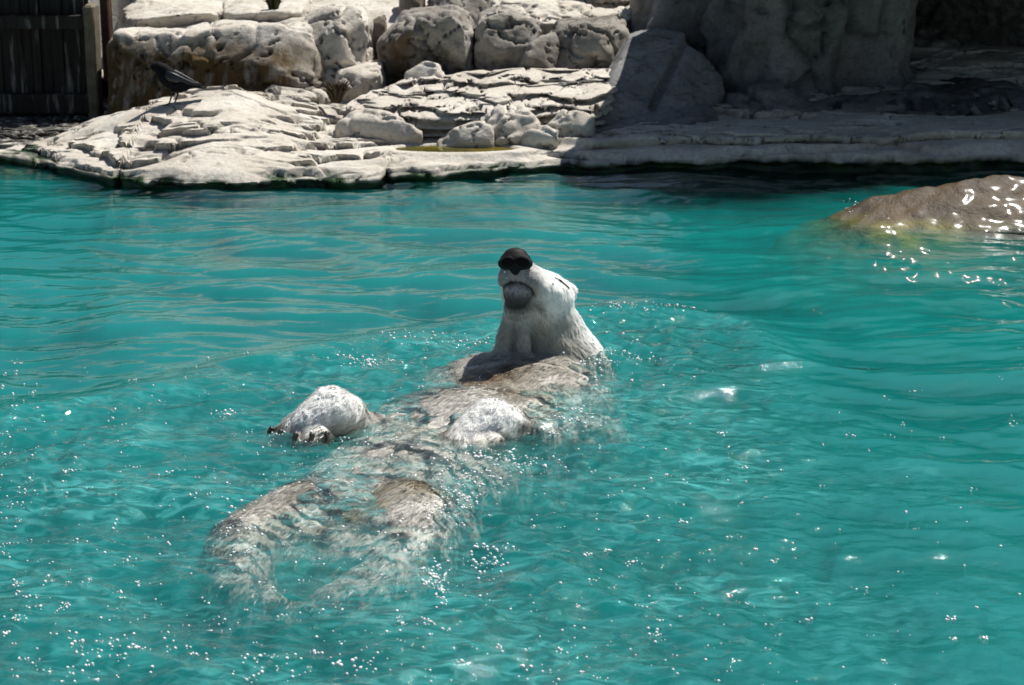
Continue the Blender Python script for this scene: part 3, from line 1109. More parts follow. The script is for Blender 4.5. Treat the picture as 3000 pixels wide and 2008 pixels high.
    wetc = np.clip(wetc, 0.09, 0.72)
    C = C * (1 - wet[:, None]) + wetc * wet[:, None]

    def spot(u, v, z, rx, ry, col, a):
        p = atz(u, v, z)
        ang = math.radians(30)
        dx, dy = V[:, 0] - p[0], V[:, 1] - p[1]
        X = dx * math.cos(ang) + dy * math.sin(ang)
        Y = -dx * math.sin(ang) + dy * math.cos(ang)
        k = a * np.exp(-(X / rx) ** 2 - (Y / ry) ** 2) * sstep(0.25, -0.05, np.abs(wn_) - 0.2) * (V[:, 2] < 0.1)
        return k[:, None], np.array(col)
    for sp in [(1430, 1105, 0.03, 0.36, 0.15, (0.12, 0.078, 0.03), 1.0), (1500, 1150, 0.03, 0.15, 0.10, (0.15, 0.10, 0.045), 0.7),
               (1000, 1500, 0.0, 0.3, 0.1, (0.25, 0.19, 0.09), 0.7), (1250, 1440, 0, 0.2, 0.1, (0.26, 0.20, 0.10), 0.7),
               (720, 1390, 0, 0.2, 0.14, (0.30, 0.22, 0.12), 0.8), (930, 1500, -0.05, 0.16, 0.10, (0.06, 0.055, 0.03), 0.9)]:  # last spot paints the dark depth between the hind legs onto the fur
        k, col = spot(*sp)
        C = C * (1 - k) + col * k
    # muzzle: grey speckled skin, dark lips and chin
    mz = front & (V[:, 1] < 9.03)
    zc = V[:, 2]
    a = sstep(0.19, 0.06, np.hypot((V[:, 0] - cn[0] - 0.005) / 1.0, (zc - cn[2] + 0.045) / 1.35)) * mz
    sp = fbm(V * 120, 2, 220)
    gcol = np.array([0.13, 0.13, 0.135]) + np.outer(sp, [0.22, 0.22, 0.22])
    C = C * (1 - 0.8 * a[:, None]) + np.clip(gcol, 0.03, 0.6) * 0.8 * a[:, None]
    cin = sstep(1.05, 0.75, r) * (zc > c[2] - 0.08) * front
    cg = np.array([0.07, 0.07, 0.075]) + np.outer(sstep(-0.02, 0.03, zc - c[2]) * (0.6 + sp), [0.42, 0.42, 0.42])
    C = C * (1 - cin[:, None]) + np.clip(cg, 0.02, 0.5) * cin[:, None]
    ch = np.clip(1.1 * np.exp(-((r - 1.0) / 0.13) ** 2), 0, 1) * sstep(c[2] - 0.03, c[2] + 0.01, zc) * front
    under = np.exp(-((V[:, 0] - c[0] - 0.01) / 0.08) ** 2) * np.exp(-((zc - (c[2] - 0.06)) / 0.032) ** 2) * front * 0.85
    dk = np.clip(ch + under, 0, 1)[:, None]
    C = C * (1 - dk) + np.array([0.02, 0.02, 0.022]) * dk
    # dark skin line running back from the mouth corner
    q = np.array(W(1585, 900, 9.0))
    co_ = np.exp(-((V[:, 0] - q[0] - 0.6 * (q[2] - zc)) / 0.02) ** 2) * np.exp(-((zc - q[2]) / 0.03) ** 2) * front * 0.7
    C = C * (1 - co_[:, None]) + np.array([0.04, 0.038, 0.035]) * co_[:, None]
    # damp yellowish throat, greyed further for the shade under the chin
    th = sstep(0.27, 0.18, zc) * head * sstep(9.12, 9.02, V[:, 1]) * 0.7
    C = C * (1 - th[:, None]) + np.array([0.20, 0.185, 0.135]) * th[:, None]
    C = np.clip(C, 0.012, 0.86)
    root = empty('polar_bear', BEAR_LOC)
    tag(root, 'white polar bear floating on its back with its snout raised', 'bear')
    set_col(m, np.concatenate([C, wet[:, None]], 1))
    m.materials.append(M_FUR)
    body = link(bpy.data.objects.new('body', m), root)
    local(body, BEAR_LOC)
    return root, body, V, n, C, wet, head


TOES_L = [(812, 1272, 7.99), (835, 1280, 7.93), (875, 1288, 7.89), (920, 1290, 7.87), (960, 1286, 7.88)]
TOES_R = [(1275, 1305, 7.85), (1310, 1312, 7.80), (1355, 1316, 7.78), (1410, 1318, 7.77), (1470, 1310, 7.80)]


def mat_fur():
    g = N('bear_fur')
    a = g.n('Attribute')
    a.attribute_name = 'Col'
    c = g.coord('Object', (60, 60, 22))
    n1 = g.noise(c, 1.0, 5, 0.6, 0.6)
    tc = g.n('TexCoord')
    mp = g.n('Mapping')
    mp.inputs['Rotation'].default_value = (0, 0, math.radians(28))
    mp.inputs['Scale'].default_value = (85, 9, 30)
    g.l(tc.outputs['Object'], mp.inputs[0])
    n2 = g.noise(mp.outputs[0], 1.0, 5, 0.65, 0.8)
    strk = g.math('MULTIPLY', g.ramp(n2, [(0.50, 0.0), (0.68, 0.75)]), a.outputs['Alpha'])
    col = g.mix(g.ramp(n1, [(0.30, 0.0), (0.60, 1.0)]), g.mix(1.0, a.outputs['Color'], (0.74, 0.73, 0.70), 'MULTIPLY'), a.outputs['Color'])
    col = g.mix(strk, col, (0.10, 0.085, 0.06))
    ro = g.math('MULTIPLY_ADD', a.outputs['Alpha'], -0.45, 0.85)
    g.principled(col, ro, g.bump(n1, 0.5, 0.012), 0.35)
    return g.m


M_FUR = mat_fur()
M_NOSE = mat_simple('black_nose_leather', (0.008, 0.008, 0.009), 0.6, 0.12, (0.014, 0.014, 0.016), 60)
M_HOLE = mat_simple('nostril_black', (0.004, 0.004, 0.0045), 0.7, 0.1)
M_CLAW = mat_simple('black_claw', (0.015, 0.014, 0.013), 0.35, 0.5, (0.04, 0.036, 0.03), 30)
M_EYE = mat_simple('dark_eye', (0.006, 0.005, 0.004), 0.15, 0.5)

bear, body, BV, BN, BC, BWET, BHEAD = build_bear()


def bear_part(name, bm, mat, vox=None, parent=None):
    if vox:
        m = voxel(bm, vox, 2)
    else:
        m = bpy.data.meshes.new(name)
        bm.to_mesh(m)
        bm.free()
        m.polygons.foreach_set('use_smooth', [True] * len(m.polygons))
    m.materials.append(mat)
    o = link(bpy.data.objects.new(name, m), parent or bear)
    m.transform(Matrix.Translation(-Vector(BEAR_LOC)))
    return o


def build_face():
    bm = bmesh.new()
    add_ell(bm, W(1510, 764, 8.925), (0.072, 0.048, 0.046))
    add_ell(bm, W(1510, 752, 8.935), (0.058, 0.045, 0.040))
    add_ell(bm, W(1484, 772, 8.905), (0.040, 0.034, 0.030))
    add_ell(bm, W(1536, 772, 8.905), (0.040, 0.034, 0.030))
    add_ell(bm, W(1510, 788, 8.902), (0.024, 0.028, 0.030))
    nose = bear_part('nose', bm, M_NOSE, 0.006)
    for u, s in ((1488, -1), (1533, 1)):
        bm = bmesh.new()
        add_ell(bm, W(u, 768, 8.880), (0.031, 0.013, 0.026), Matrix.Rotation(0.4 * s, 3, 'Y'))
        bear_part('nostril', bm, M_HOLE, None, nose)
    bpy.context.view_layer.update()
    bl = Vector(BEAR_LOC)
    pts = []
    for u, v in ((1626, 816), (1640, 824), (1654, 834), (1666, 845)):
        ok, p, nn, _ = body.ray_cast(Vector(_O) - bl, Vector(ray(u, v)).normalized())
        if ok:
            pts.append(p + bl + nn * 0.002)
    bm = bmesh.new()
    for k in range(len(pts) - 1):
        add_capsule(bm, pts[k], pts[k + 1], 0.007 if k == 1 else 0.0045, 0.006 if k == 0 else 0.0035)
    if pts:
        bear_part('eye', bm, M_EYE)


build_face()


def claw(p, d, parent):
    """curved tapering claw"""
    bm = bmesh.new()
    d = np.array(d) / np.linalg.norm(d)
    side = np.cross(d, [0, 0, 1.0])
    side /= np.linalg.norm(side)
    rings = []
    L = 0.034
    for k in range(6):
        t = k / 5
        c = np.array(p) + d * L * t + np.array([0, 0, -0.02 * t * t])
        r = 0.012 * (1 - t) ** 0.7 + 0.0012
        rings.append([bm.verts.new(c + side * r * math.cos(a) + np.cross(side, d) * r * 1.2 * math.sin(a)) for a in np.linspace(0, 2 * math.pi, 8, endpoint=False)])
    for a, b in zip(rings[:-1], rings[1:]):
        for k in range(8):
            bm.faces.new([a[k], a[(k + 1) % 8], b[(k + 1) % 8], b[k]])
    bm.faces.new(rings[0][::-1])
    bm.faces.new(rings[-1])
    bear_part('claw', bm, M_CLAW)


for (u, v, y), dx in zip(TOES_L, (-0.8, -0.55, -0.35, -0.2, 0.0)):
    p = np.array(W(u, v, y)) + np.array([dx * 0.022, -0.022, 0.028])
    claw(p, (dx, -0.8, -0.25), bear)


def build_fur():
    r = np.random.default_rng(12)
    md = body.data
    V, n, C = BV, BN, BC
    dens = np.where(BHEAD, 1.0, sstep(-0.02, 0.05, V[:, 2]) * 0.9 + 0.75 * (V[:, 2] > -0.14))
    # keep nose, lips and muzzle front short and bare
    muz = BHEAD & (V[:, 1] < 9.0) & (V[:, 2] > 0.33)
    dens = np.where(muz, 0.35, dens)
    dens = np.where((C.max(1) < 0.06), 0.15, dens)
    chn = BHEAD & (np.hypot(V[:, 0] - W(1512, 862, 8.9)[0], V[:, 2] - W(1512, 862, 8.9)[2]) < 0.075) & (V[:, 1] < 8.99)
    dens = np.where(chn, 1.3, dens)
    p = dens / dens.sum()
    K = 170000
    idx = r.choice(len(V), K, p=p)
    P, nn, cc = V[idx], n[idx], C[idx]
    hd = BHEAD[idx]
    # lie of the coat: down the neck on the head, towards the feet on the trunk, over the wrist on the paws
    flow = np.tile(np.array([0.35, 0.25, -0.9]), (K, 1))
    flow[~hd] = np.array([-0.45, -0.85, -0.25])
    clump = np.stack([fbm(P * 14, 2, 301), fbm(P * 14, 2, 302), fbm(P * 14, 2, 303)], 1)
    flow = flow + clump * np.where(hd, 0.9, 0.55)[:, None] + r.normal(0, 0.12, (K, 3))
    flow -= nn * np.sum(flow * nn, 1)[:, None]
    flow /= np.linalg.norm(flow, axis=1)[:, None] + 1e-9
    L = r.uniform(0.012, 0.028, K)
    L = np.where(muz[idx], 0.006, L)
    L = np.where(chn[idx], 0.013, L)
    throat = hd & (P[:, 2] < 0.26) & (P[:, 1] < 9.15)
    L = np.where(throat, L * 1.7, L)
    L = np.where(P[:, 2] < 0.07, L * np.where(hd, 1.3, 2.1), L)
    lift = np.where(hd, 0.28, np.where(P[:, 2] < 0.07, 0.10, 0.22)) + r.normal(0, 0.06, K)
    d = flow + nn * lift[:, None]
    d /= np.linalg.norm(d, axis=1)[:, None]
    side = np.cross(nn, d)
    side /= np.linalg.norm(side, axis=1)[:, None] + 1e-9
    wdt = r.uniform(0.0010, 0.0022, K)[:, None]
    root_ = P - nn * 0.002
    T = np.empty((K, 3, 3))
    T[:, 0] = root_ - side * wdt
    T[:, 1] = root_ + side * wdt
    T[:, 2] = root_ + d * L[:, None]
    # wet tips draw together into locks
    from mathutils.kdtree import KDTree
    nc = K // 16
    ci = r.choice(K, nc, replace=False)
    kd = KDTree(nc)
    for k, q in enumerate(P[ci]):
        kd.insert(q, k)
    kd.balance()
    inv = np.array([kd.find(q)[1] for q in P])
    inv = np.unique(inv, return_inverse=True)[1]
    cnt = np.bincount(inv)[:, None]
    mt = np.stack([np.bincount(inv, T[:, 2, a]) for a in range(3)], 1) / cnt
    pull = np.where(muz[idx], 0.0, np.where(P[:, 2] > 0.30, 0.3, np.where(hd | (P[:, 2] < 0.0), 0.6, 0.3)))[:, None]
    T[:, 2] = T[:, 2] * (1 - pull) + mt[inv] * pull
    F = np.arange(K * 3).reshape(K, 3)
    o = obj('fur', T.reshape(-1, 3), F, None, bear, smooth=False)
    j = (r.uniform(0.88, 1.15, K) * (1 - 0.40 * sstep(0.20, 0.45, fbm(P * np.array([45, 45, 12]), 2, 310))))[:, None]
    fx = np.stack([(P[:, 0] * 0.88 - P[:, 1] * 0.47) * 55, (P[:, 0] * 0.47 + P[:, 1] * 0.88) * 7, P[:, 2] * 20], 1)
    strk = np.where((P[:, 2] < 0.07) & ~hd, 1 - 0.6 * sstep(0.05, 0.4, fbm(fx, 3, 320)), 1.0)
    j = j * strk[:, None]
    c3 = np.repeat(np.clip(cc * j, 0.01, 0.88), 3, 0)
    al = np.repeat(BWET[idx], 3)[:, None]
    set_col(o.data, np.concatenate([c3, al], 1))
    o.data.materials.append(M_HAIR)
    o['kind'] = 'stuff'
    local(o, BEAR_LOC)


def mat_hair():
    g = N('bear_hair')
    a = g.n('Attribute')
    a.attribute_name = 'Col'
    g.principled(a.outputs['Color'], g.math('MULTIPLY_ADD', a.outputs['Alpha'], -0.25, 0.55), None, 0.4)
    return g.m


M_HAIR = mat_hair()
build_fur()

# ------------------------------------------------------------------ crow


def mat_feather():
    g = N('black_feathers')
    c = g.coord('Object', (18, 18, 60))
    nz = g.noise(c, 1.6, 4)
    g.principled(g.mix(nz, (0.004, 0.004, 0.005), (0.009, 0.009, 0.011)), 0.7, g.bump(nz, 0.4, 0.004), 0.06)
    return g.m


M_FEATHER = mat_feather()
M_WING = mat_simple('glossy_wing', (0.007, 0.008, 0.011), 0.38, 0.45, (0.012, 0.013, 0.018), 40)
M_BEAK = mat_simple('black_beak', (0.02, 0.02, 0.022), 0.3, 0.5)
M_LEG = mat_simple('bird_leg', (0.018, 0.015, 0.013), 0.6, 0.3)


def build_crow():
    global CROW_Y
    CROW_Y = CROW_P[1]
    loc = tuple(CROW_P)
    root = empty('bird', loc)
    tag(root, 'black crow-like bird standing on the sunlit hump of the shelf', 'bird')
    Y = CROW_Y

    def part(name, bm, mat, parent=root, vox=None):
        if vox:
            m = voxel(bm, vox, 3)
        else:
            m = bpy.data.meshes.new(name)
            bmesh.ops.recalc_face_normals(bm, faces=bm.faces)
            bm.to_mesh(m)
            bm.free()
            m.polygons.foreach_set('use_smooth', [True] * len(m.polygons))
        m.materials.append(mat)
        o = link(bpy.data.objects.new(name, m), parent)
        m.transform(Matrix.Translation(-Vector(loc)))
        return o

    def tube(bm, pts):
        """(u, v, half-height px, half-depth m) rings through the body"""
        n = 16
        R = []
        k_px = Y / FPX * 1.01
        for q, (u, v, hp, hd) in enumerate(pts):
            c = np.array(aty(u, v, Y))
            a, b = pts[max(q - 1, 0)], pts[min(q + 1, len(pts) - 1)]
            t = np.array([b[0] - a[0], -(b[1] - a[1])], float)
            t /= np.linalg.norm(t)
            up = np.array([-t[1], 0, t[0]])
            R.append([bm.verts.new(c + up * hp * k_px * math.sin(s) + np.array([0, hd * math.cos(s), 0])) for s in np.linspace(0, 2 * math.pi, n, endpoint=False)])
        for a, b in zip(R[:-1], R[1:]):
            for k in range(n):
                bm.faces.new([a[k], a[(k + 1) % n], b[(k + 1) % n], b[k]])
        bm.faces.new(R[0][::-1])
        bm.faces.new(R[-1])

    bm = bmesh.new()
    tube(bm, [(440, 196, 5, .014), (447, 196, 12, .028), (461, 197, 17, .038), (474, 206, 23, .045), (486, 220, 28, .054), (500, 234, 29, .062),
              (516, 244, 28, .066), (532, 250, 24, .060), (545, 252, 17, .045), (556, 251, 10, .03)])
    body_ = part('body', bm, M_FEATHER, root, 0.005)
    bm = bmesh.new()
    tube(bm, [(430, 195, 1.0, .002), (434, 194.5, 2.6, .005), (440, 194.5, 4.2, .009), (446, 195, 5, .011)])
    part('beak', bm, M_BEAK)
    bm = bmesh.new()
    add_ell(bm, np.array(aty(446, 191, Y)) + np.array([0, -0.024, 0]), (0.004, 0.004, 0.004))
    part('eye', bm, M_EYE)
    bm = bmesh.new()
    tube(bm, [(540, 248, 9, .030), (560, 251, 7, .032), (580, 254, 5, .036), (598, 257, 3.5, .040), (604, 258, 1.5, .038)])
    part('tail', bm, M_FEATHER)
    for s in (-1, 1):
        bm = bmesh.new()
        n0 = len(bm.verts)
        tube(bm, [(488, 210, 4, .006), (494, 216, 11, .012), (505, 222, 14, .014), (522, 229, 13, .013), (545, 237, 9, .010), (570, 245, 5, .007), (592, 250, 1.5, .004)])
        off = [0.042, 0.055, 0.06, 0.058, 0.045, 0.026, 0.012]
        for k, v in enumerate(bm.verts):
            v.co.y += s * off[min(k // 16, 6)]
        w = part('wing', bm, M_WING)
        for q, (u0, v0, u1, v1) in enumerate([(530, 240, 588, 252), (522, 243, 575, 253), (515, 245, 560, 254)]):
            bm = bmesh.new()
            a, b = np.array(aty(u0, v0, Y)), np.array(aty(u1, v1, Y))
            a[1] += s * 0.062
            b[1] += s * 0.030
            add_capsule(bm, a, b, 0.010, 0.004)
            part('flight_feather', bm, M_FEATHER, w)
    for u0, v0, u1, v1, dy in [(502, 262, 496, 303, -0.02), (519, 262, 513, 300, 0.02)]:
        bm = bmesh.new()
        hip, knee, ank = [np.array(aty(a, b, Y + dy)) for a, b in ((u0, v0 - 6), (u0 + 2, (v0 + v1) / 2 - 4), (u1, v1))]
        add_capsule(bm, hip, knee, 0.016, 0.0065)
        add_capsule(bm, knee, ank, 0.0065, 0.005)
        for dx, dd in ((-0.045, -0.01), (-0.035, -0.03), (-0.035, 0.02), (0.03, 0.0)):
            add_capsule(bm, ank, ank + np.array([dx, dd, -0.012 - 0.2 * dx * (-1)]), 0.005, 0.0028)
        part('leg', bm, M_LEG, root)
    return root


build_crow()

# ------------------------------------------------------------------ water
WAKE = [(1560, 925), (1740, 903), (1900, 893), (2050, 903), (2200, 922), (2285, 955), (2325, 1010), (2335, 1080), (2480, 1180), (2750, 1330), (3050, 1560), (3200, 2300),
        (-700, 2300), (-700, 1330), (0, 1215), (300, 1150), (600, 1082), (800, 1040), (1000, 1000), (1250, 962), (1450, 932)]
WAKE_W = np.array([atz(u, v)[:2] for u, v in WAKE])


def poly_sd(x, y, P):
    """signed distance, positive inside"""
    ins = np.zeros(len(x), bool)
    d = np.full(len(x), 1e9)
    seg = np.zeros(len(x), int)
    for k in range(len(P)):
        a, b = P[k], P[(k + 1) % len(P)]
        e = b - a
        t = np.clip(((x - a[0]) * e[0] + (y - a[1]) * e[1]) / (e @ e), 0, 1)
        dd = np.hypot(x - a[0] - t * e[0], y - a[1] - t * e[1])
        seg = np.where(dd < d, k, seg)
        d = np.minimum(d, dd)
        c = (a[1] > y) != (b[1] > y)
        xi = a[0] + (y - a[1]) / (b[1] - a[1] + 1e-12) * (b[0] - a[0])
        ins ^= c & (x < xi)
    return np.where(ins, d, -d), seg


CHOP = {}


def wave_height(x, y):
    Z0 = np.zeros_like(x)
    wx = x + 0.25 * pn(np.stack([x * 0.9, y * 0.9, Z0], 1), 400)
    wy = y + 0.18 * pn(np.stack([x * 0.9, y * 0.9, Z0], 1), 401)
    sd, seg = poly_sd(x + 0.10 * pn(np.stack([x * 2, y * 2, Z0], 1), 402), y + 0.08 * pn(np.stack([x * 2, y * 2, Z0], 1), 403), WAKE_W)
    upper = (seg <= 6) | (seg >= 13)
    inner = sstep(-0.02, 0.18, sd) * (1 - 0.55 * sstep(0.55, 1.4, x - 0.12 * (y - 6)))
    CHOP['m'] = inner * (0.6 + 0.4 * sstep(-0.3, 0.3, pn(np.stack([x * 1.2, y * 1.6, Z0], 1), 440)))
    # ambient waves, crests lying mostly across the view
    a = 0.020 * pn(np.stack([wx * 0.55 + wy * 0.2, wy * 1.35, Z0], 1), 410)
    a += 0.027 * pn(np.stack([wx * 1.3 - wy * 0.3, wy * 3.1 + wx * 0.4, Z0], 1), 411)
    a += 0.0115 * pn(np.stack([wx * 3.0 + wy * 0.8, wy * 6.8, Z0 + 3], 1), 412)
    a += 0.0042 * pn(np.stack([wx * 7.5, wy * 15.0 - wx * 2, Z0 + 5], 1), 413)
    a += 0.0006 * pn(np.stack([wx * 20, wy * 34.0, Z0 + 6], 1), 417)
    # chopped water inside the wake
    b = 0.018 * pn(np.stack([wx * 1.2, wy * 1.8, Z0 + 7], 1), 414)
    rid = 1 - 2 * np.abs(pn(np.stack([wx * 2.6 + 0.5 * wy, wy * 3.8, Z0 + 9], 1), 415))
    b += 0.018 * rid
    b += 0.0110 * (1 - 2 * np.abs(pn(np.stack([wx * 7.0, wy * 9.5 + wx * 2, Z0 + 11], 1), 416)))
    b += 0.0046 * pn(np.stack([wx * 17.0, wy * 21.0, Z0 + 13], 1), 418)
    b += 0.0012 * pn(np.stack([wx * 30.0, wy * 36.0, Z0 + 14], 1), 419)
    z = a * (1 - inner) + (b + 0.4 * a) * inner
    # bow wave running along the upper rim of the wake
    bow = np.exp(-((sd - 0.10) / 0.16) ** 2) * upper
    tr = np.exp(-((sd + 0.22) / 0.20) ** 2) * upper
    z += 0.026 * bow - 0.014 * tr
    # secondary ripple trains inside
    z += 0.006 * np.sin(sd * 26 + 2.5 * pn(np.stack([x * 1.5, y * 1.5, Z0], 1), 404)) * np.exp(-((sd - 0.75) / 0.5) ** 2) * upper * inner
    # water piled against neck and paws, drawn down beside them
    for cx, cy_, r0, a0 in [(0.18, 9.2, 0.30, 0.022), (-0.72, 8.0, 0.18, 0.012), (-0.12, 7.92, 0.22, 0.012)]:
        d = np.hypot(x - cx, y - cy_)
        z += a0 * np.exp(-((d - r0) / 0.10) ** 2) * (0.5 + pn(np.stack([x * 9, y * 9, Z0], 1), 405))
    # over the floating trunk the film is thin and rippled
    return z


def build_water():
    def axis(lo, a, b, hi, fine, nc):
        f = np.arange(a, b, fine)
        g0 = lo + (a - lo) * (1 - (1 - np.linspace(0, 1, nc)) ** 1.0)
        g1 = b + (hi - b) * np.linspace(0, 1, nc)
        return np.concatenate([g0[:-1], f, g1])
    xs = axis(-8.6, -3.7, 3.9, 8.6, 0.0135, 40)
    ys = axis(1.0, 5.35, 14.3, 16.5, 0.0135, 24)
    X, Y = np.meshgrid(xs, ys)
    x, y = X.ravel(), Y.ravel()
    z = wave_height(x, y)
    nx, ny = len(xs), len(ys)
    V = np.stack([x, y, z], 1)
    # rock side: cut the sheet short behind the shore line
    i = np.arange(nx * ny).reshape(ny, nx)
    F = np.stack([i[:-1, :-1], i[:-1, 1:], i[1:, 1:], i[1:, :-1]], -1).reshape(-1, 4)
    n = len(V)
    corners = np.array([[xs[0], ys[0], -1.55], [xs[-1], ys[0], -1.55], [xs[-1], ys[-1], -1.55], [xs[0], ys[-1], -1.55]])
    V = np.concatenate([V, corners])
    fl = F.tolist()
    per = [i[0, :], i[:, -1], i[-1, ::-1], i[::-1, 0]]
    for k in range(4):
        fl.append([int(t) for t in per[k]][::-1] + [n + k, n + (k + 1) % 4])
    fl.append([n + 3, n + 2, n + 1, n])
    m = bpy.data.meshes.new('water')
    m.from_pydata(V.tolist(), [], fl)
    m.polygons.foreach_set('use_smooth', [True] * len(m.polygons))
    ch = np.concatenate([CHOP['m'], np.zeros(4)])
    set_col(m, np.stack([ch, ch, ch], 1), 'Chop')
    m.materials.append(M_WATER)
    o = link(bpy.data.objects.new('water', m))
    tag(o, 'turquoise rippling pool water', 'water', kind='structure')
    return o


def mat_water():
    g = N('turquoise_water')
    c = g.coord('Object', (1.0, 1.5, 1.0))
    h = g.math('ADD', g.noise(c, 15.0, 4, 0.6, 0.5), g.math('MULTIPLY', g.noise(c, 48.0, 2, 0.5), 0.25))
    at = g.n('Attribute')
    at.attribute_name = 'Chop'
    nb = g.n('Bump')
    nb.inputs['Distance'].default_value = 0.02
    g.l(h, nb.inputs['Height'])
    g.l(g.math('MULTIPLY_ADD', at.outputs['Fac'], 0.5, 0.10), nb.inputs['Strength'])
    nb = nb.outputs[0]
    fr = g.n('Fresnel')
    fr.inputs['IOR'].default_value = 1.75
    g.l(nb, fr.inputs['Normal'])
    tr = g.n('BsdfTransparent')
    tr.inputs[0].default_value = (1, 1, 1, 1)
    gl = g.n('BsdfGlossy')
    gl.inputs['Roughness'].default_value = 0.025
    g.l(nb, gl.inputs['Normal'])
    # pale streaks painted in for bright sky reflections on the aerated, choppy water
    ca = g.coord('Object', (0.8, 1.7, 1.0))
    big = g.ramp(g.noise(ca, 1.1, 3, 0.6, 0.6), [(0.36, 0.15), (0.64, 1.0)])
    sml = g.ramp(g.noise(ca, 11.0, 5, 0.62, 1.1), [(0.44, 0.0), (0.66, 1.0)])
    sky_streaks = g.math('MULTIPLY', g.math('MULTIPLY', big, sml), g.math('MULTIPLY', at.outputs['Fac'], 0.36))
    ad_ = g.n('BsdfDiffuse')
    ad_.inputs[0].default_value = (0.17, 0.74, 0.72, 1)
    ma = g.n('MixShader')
    g.l(sky_streaks, ma.inputs[0])
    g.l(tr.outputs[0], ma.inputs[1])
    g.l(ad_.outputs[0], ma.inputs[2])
    mx = g.n('MixShader')
    g.l(fr.outputs[0], mx.inputs[0])
    g.l(ma.outputs[0], mx.inputs[1])
    g.l(gl.outputs[0], mx.inputs[2])
    g.l(mx.outputs[0], g.out.inputs[0])
    vs = g.n('VolumeScatter')
    vs.inputs['Color'].default_value = (0.02, 0.68, 0.66, 1)
    vs.inputs['Density'].default_value = 1.85
    va = g.n('VolumeAbsorption')
    va.inputs['Color'].default_value = (0.0, 0.545, 0.54, 1)
    va.inputs['Density'].default_value = 1.5
    ad = g.n('AddShader')
    g.l(vs.outputs[0], ad.inputs[0])
    g.l(va.outputs[0], ad.inputs[1])
    g.l(ad.outputs[0], g.out.inputs[1])
    return g.m


M_WATER = mat_water()
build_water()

# pool basin and the ground round it
V = [(-8.7, 0.9, -1.2), (8.7, 0.9, -1.2), (8.7, 16.6, -1.2), (-8.7, 16.6, -1.2)]
tag(obj('pool_floor', np.array(V), [[0, 1, 2, 3]], M_FLOOR, smooth=False), 'turquoise painted pool floor', 'floor', kind='structure')
z = 0.22
V = [(-8.7, 0.9, z), (8.7, 0.9, z), (8.7, 16.6, z), (-8.7, 16.6, z), (-8.7, 0.9, -1.7), (8.7, 0.9, -1.7), (8.7, 16.6, -1.7), (-8.7, 16.6, -1.7),
     (-400, -400, z), (400, -400, z), (400, 400, z), (-400, 400, z)]
F = [[0, 1, 5, 4], [1, 2, 6, 5], [3, 0, 4, 7], [8, 9, 1, 0], [9, 10, 2, 1], [11, 8, 0, 3], [10, 11, 3, 2]]
tag(obj('ground', np.array(V, float), F, M_GROUND, smooth=False), 'sandy ground round the pool', 'ground', kind='structure')


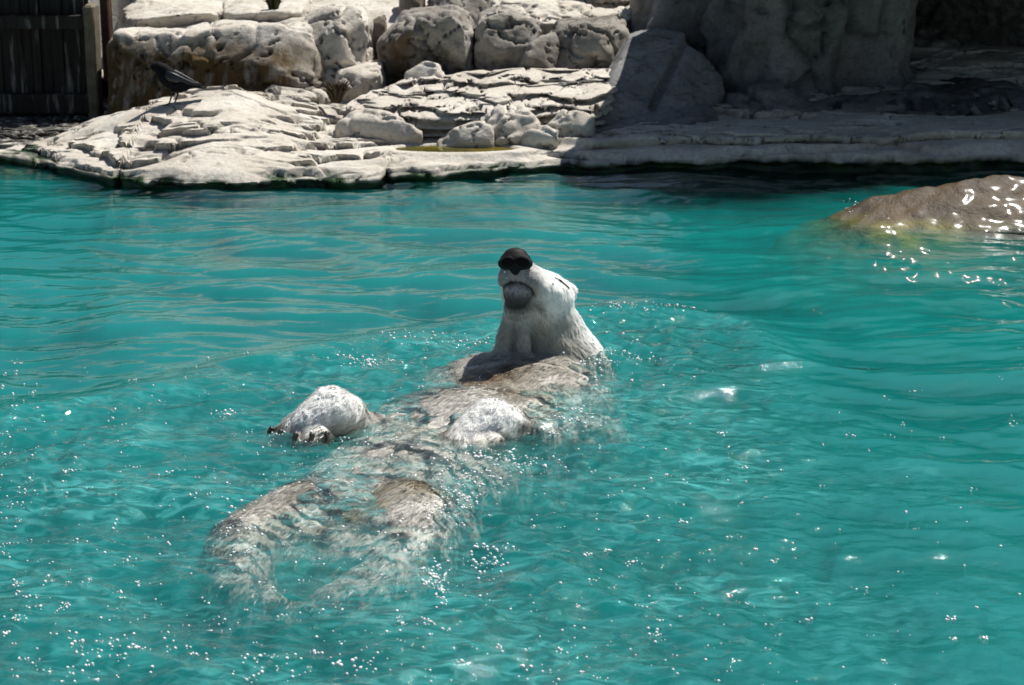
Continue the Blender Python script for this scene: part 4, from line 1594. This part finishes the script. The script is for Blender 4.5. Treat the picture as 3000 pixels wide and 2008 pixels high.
# foam and bubbles round the bear, and white beads standing for sun glints
def build_foam_glints():
    r = np.random.default_rng(77)
    bm = bmesh.new()
    bmesh.ops.create_icosphere(bm, subdivisions=1, radius=1.0)
    S = np.array([v.co[:] for v in bm.verts])
    T = np.array([[v.index for v in f.verts] for f in bm.faces])
    bm.free()
    pts, rad = [], []

    def cluster(u, v, su, sv, n, rmin=0.0025, rmax=0.0075):
        for _ in range(n):
            p = atz(u + r.normal() * su, v + r.normal() * sv)
            pts.append(p[:2])
            rad.append(rmin + (rmax - rmin) * r.uniform() ** 2.2)
    for u, v, su, sv, n in [(1080, 1075, 45, 14, 70), (1480, 1360, 90, 16, 150), (1400, 1420, 60, 18, 60), (1680, 1240, 40, 18, 60), (1700, 1060, 60, 14, 80),
                            (1800, 1050, 70, 22, 60), (1420, 1640, 34, 20, 60), (1270, 1700, 22, 22, 80), (1290, 1760, 16, 20, 30), (670, 1215, 14, 6, 16),
                            (1350, 1470, 40, 12, 50), (900, 1290, 60, 8, 40), (1250, 1510, 60, 20, 40), (1900, 915, 110, 8, 80), (1500, 1015, 120, 8, 60), (1250, 1010, 90, 16, 40),
                            (300, 1920, 80, 22, 50), (1050, 1960, 50, 16, 30), (800, 1955, 60, 14, 20), (690, 1560, 40, 40, 40), (1560, 1960, 30, 20, 10)]:
        cluster(u, v, su, sv, n)
    for _ in range(760):  # scattered white beads stand in for sun glints on the ripples
        u, v = 3000 * r.uniform() ** 1.35, 1040 + 968 * r.uniform() ** 0.8
        if u > 2300 and r.uniform() < 0.6:
            continue
        k = 1 + int(r.exponential(1.6))
        cluster(u, v, 9, 4, k, 0.002, 0.006)
    # beads in place of sun sparkles on the trunk, wash over the wet boulder
    for _ in range(330):
        t = r.uniform()
        cluster(1560 - 760 * t + r.normal() * 130, 1070 + 430 * t + r.normal() * 35, 4, 2, 1 + int(r.exponential(0.8)), 0.0016, 0.0036)
    for _ in range(420):
        t = r.uniform()
        cluster(2480 + 620 * t, 622 - 25 * t + r.normal() * 12, 10, 3, 1 + int(r.exponential(1.0)), 0.0025, 0.007)
    P = np.array(pts)
    R = np.array(rad)
    z = wave_height(P[:, 0], P[:, 1])
    bpy.context.view_layer.update()
    for ob in (body, WETB):
        off = Vector(BEAR_LOC) if ob is body else Vector((0, 0, 0))
        for k in range(len(P)):
            if (ob is body and -1.2 < P[k, 0] < 0.6 and 6.3 < P[k, 1] < 9.0) or (ob is WETB and P[k, 0] > 1.2 and P[k, 1] > 11):
                ok, p, nn, _ = ob.ray_cast(Vector((P[k, 0], P[k, 1], 1.0)) - off, Vector((0, 0, -1)))
                if ok and not (ob is WETB and p[2] > 0.035):
                    z[k] = max(z[k], p[2] + off[2])
    z = z + R * 0.25
    C = np.column_stack([P, z])
    V = (C[:, None, :] + S[None] * R[:, None, None]).reshape(-1, 3)
    F = (T[None] + (np.arange(len(R)) * len(S))[:, None, None]).reshape(-1, 3)
    o = obj('foam', V, F, M_FOAM_GLINT)
    tag(o, 'white bubbles, flecks of foam and beads standing for sun glints on the churned water', 'foam', kind='stuff')


M_FOAM_GLINT = mat_simple('foam_glint_white', (0.80, 0.82, 0.82), 0.25, 0.6)
build_foam_glints()
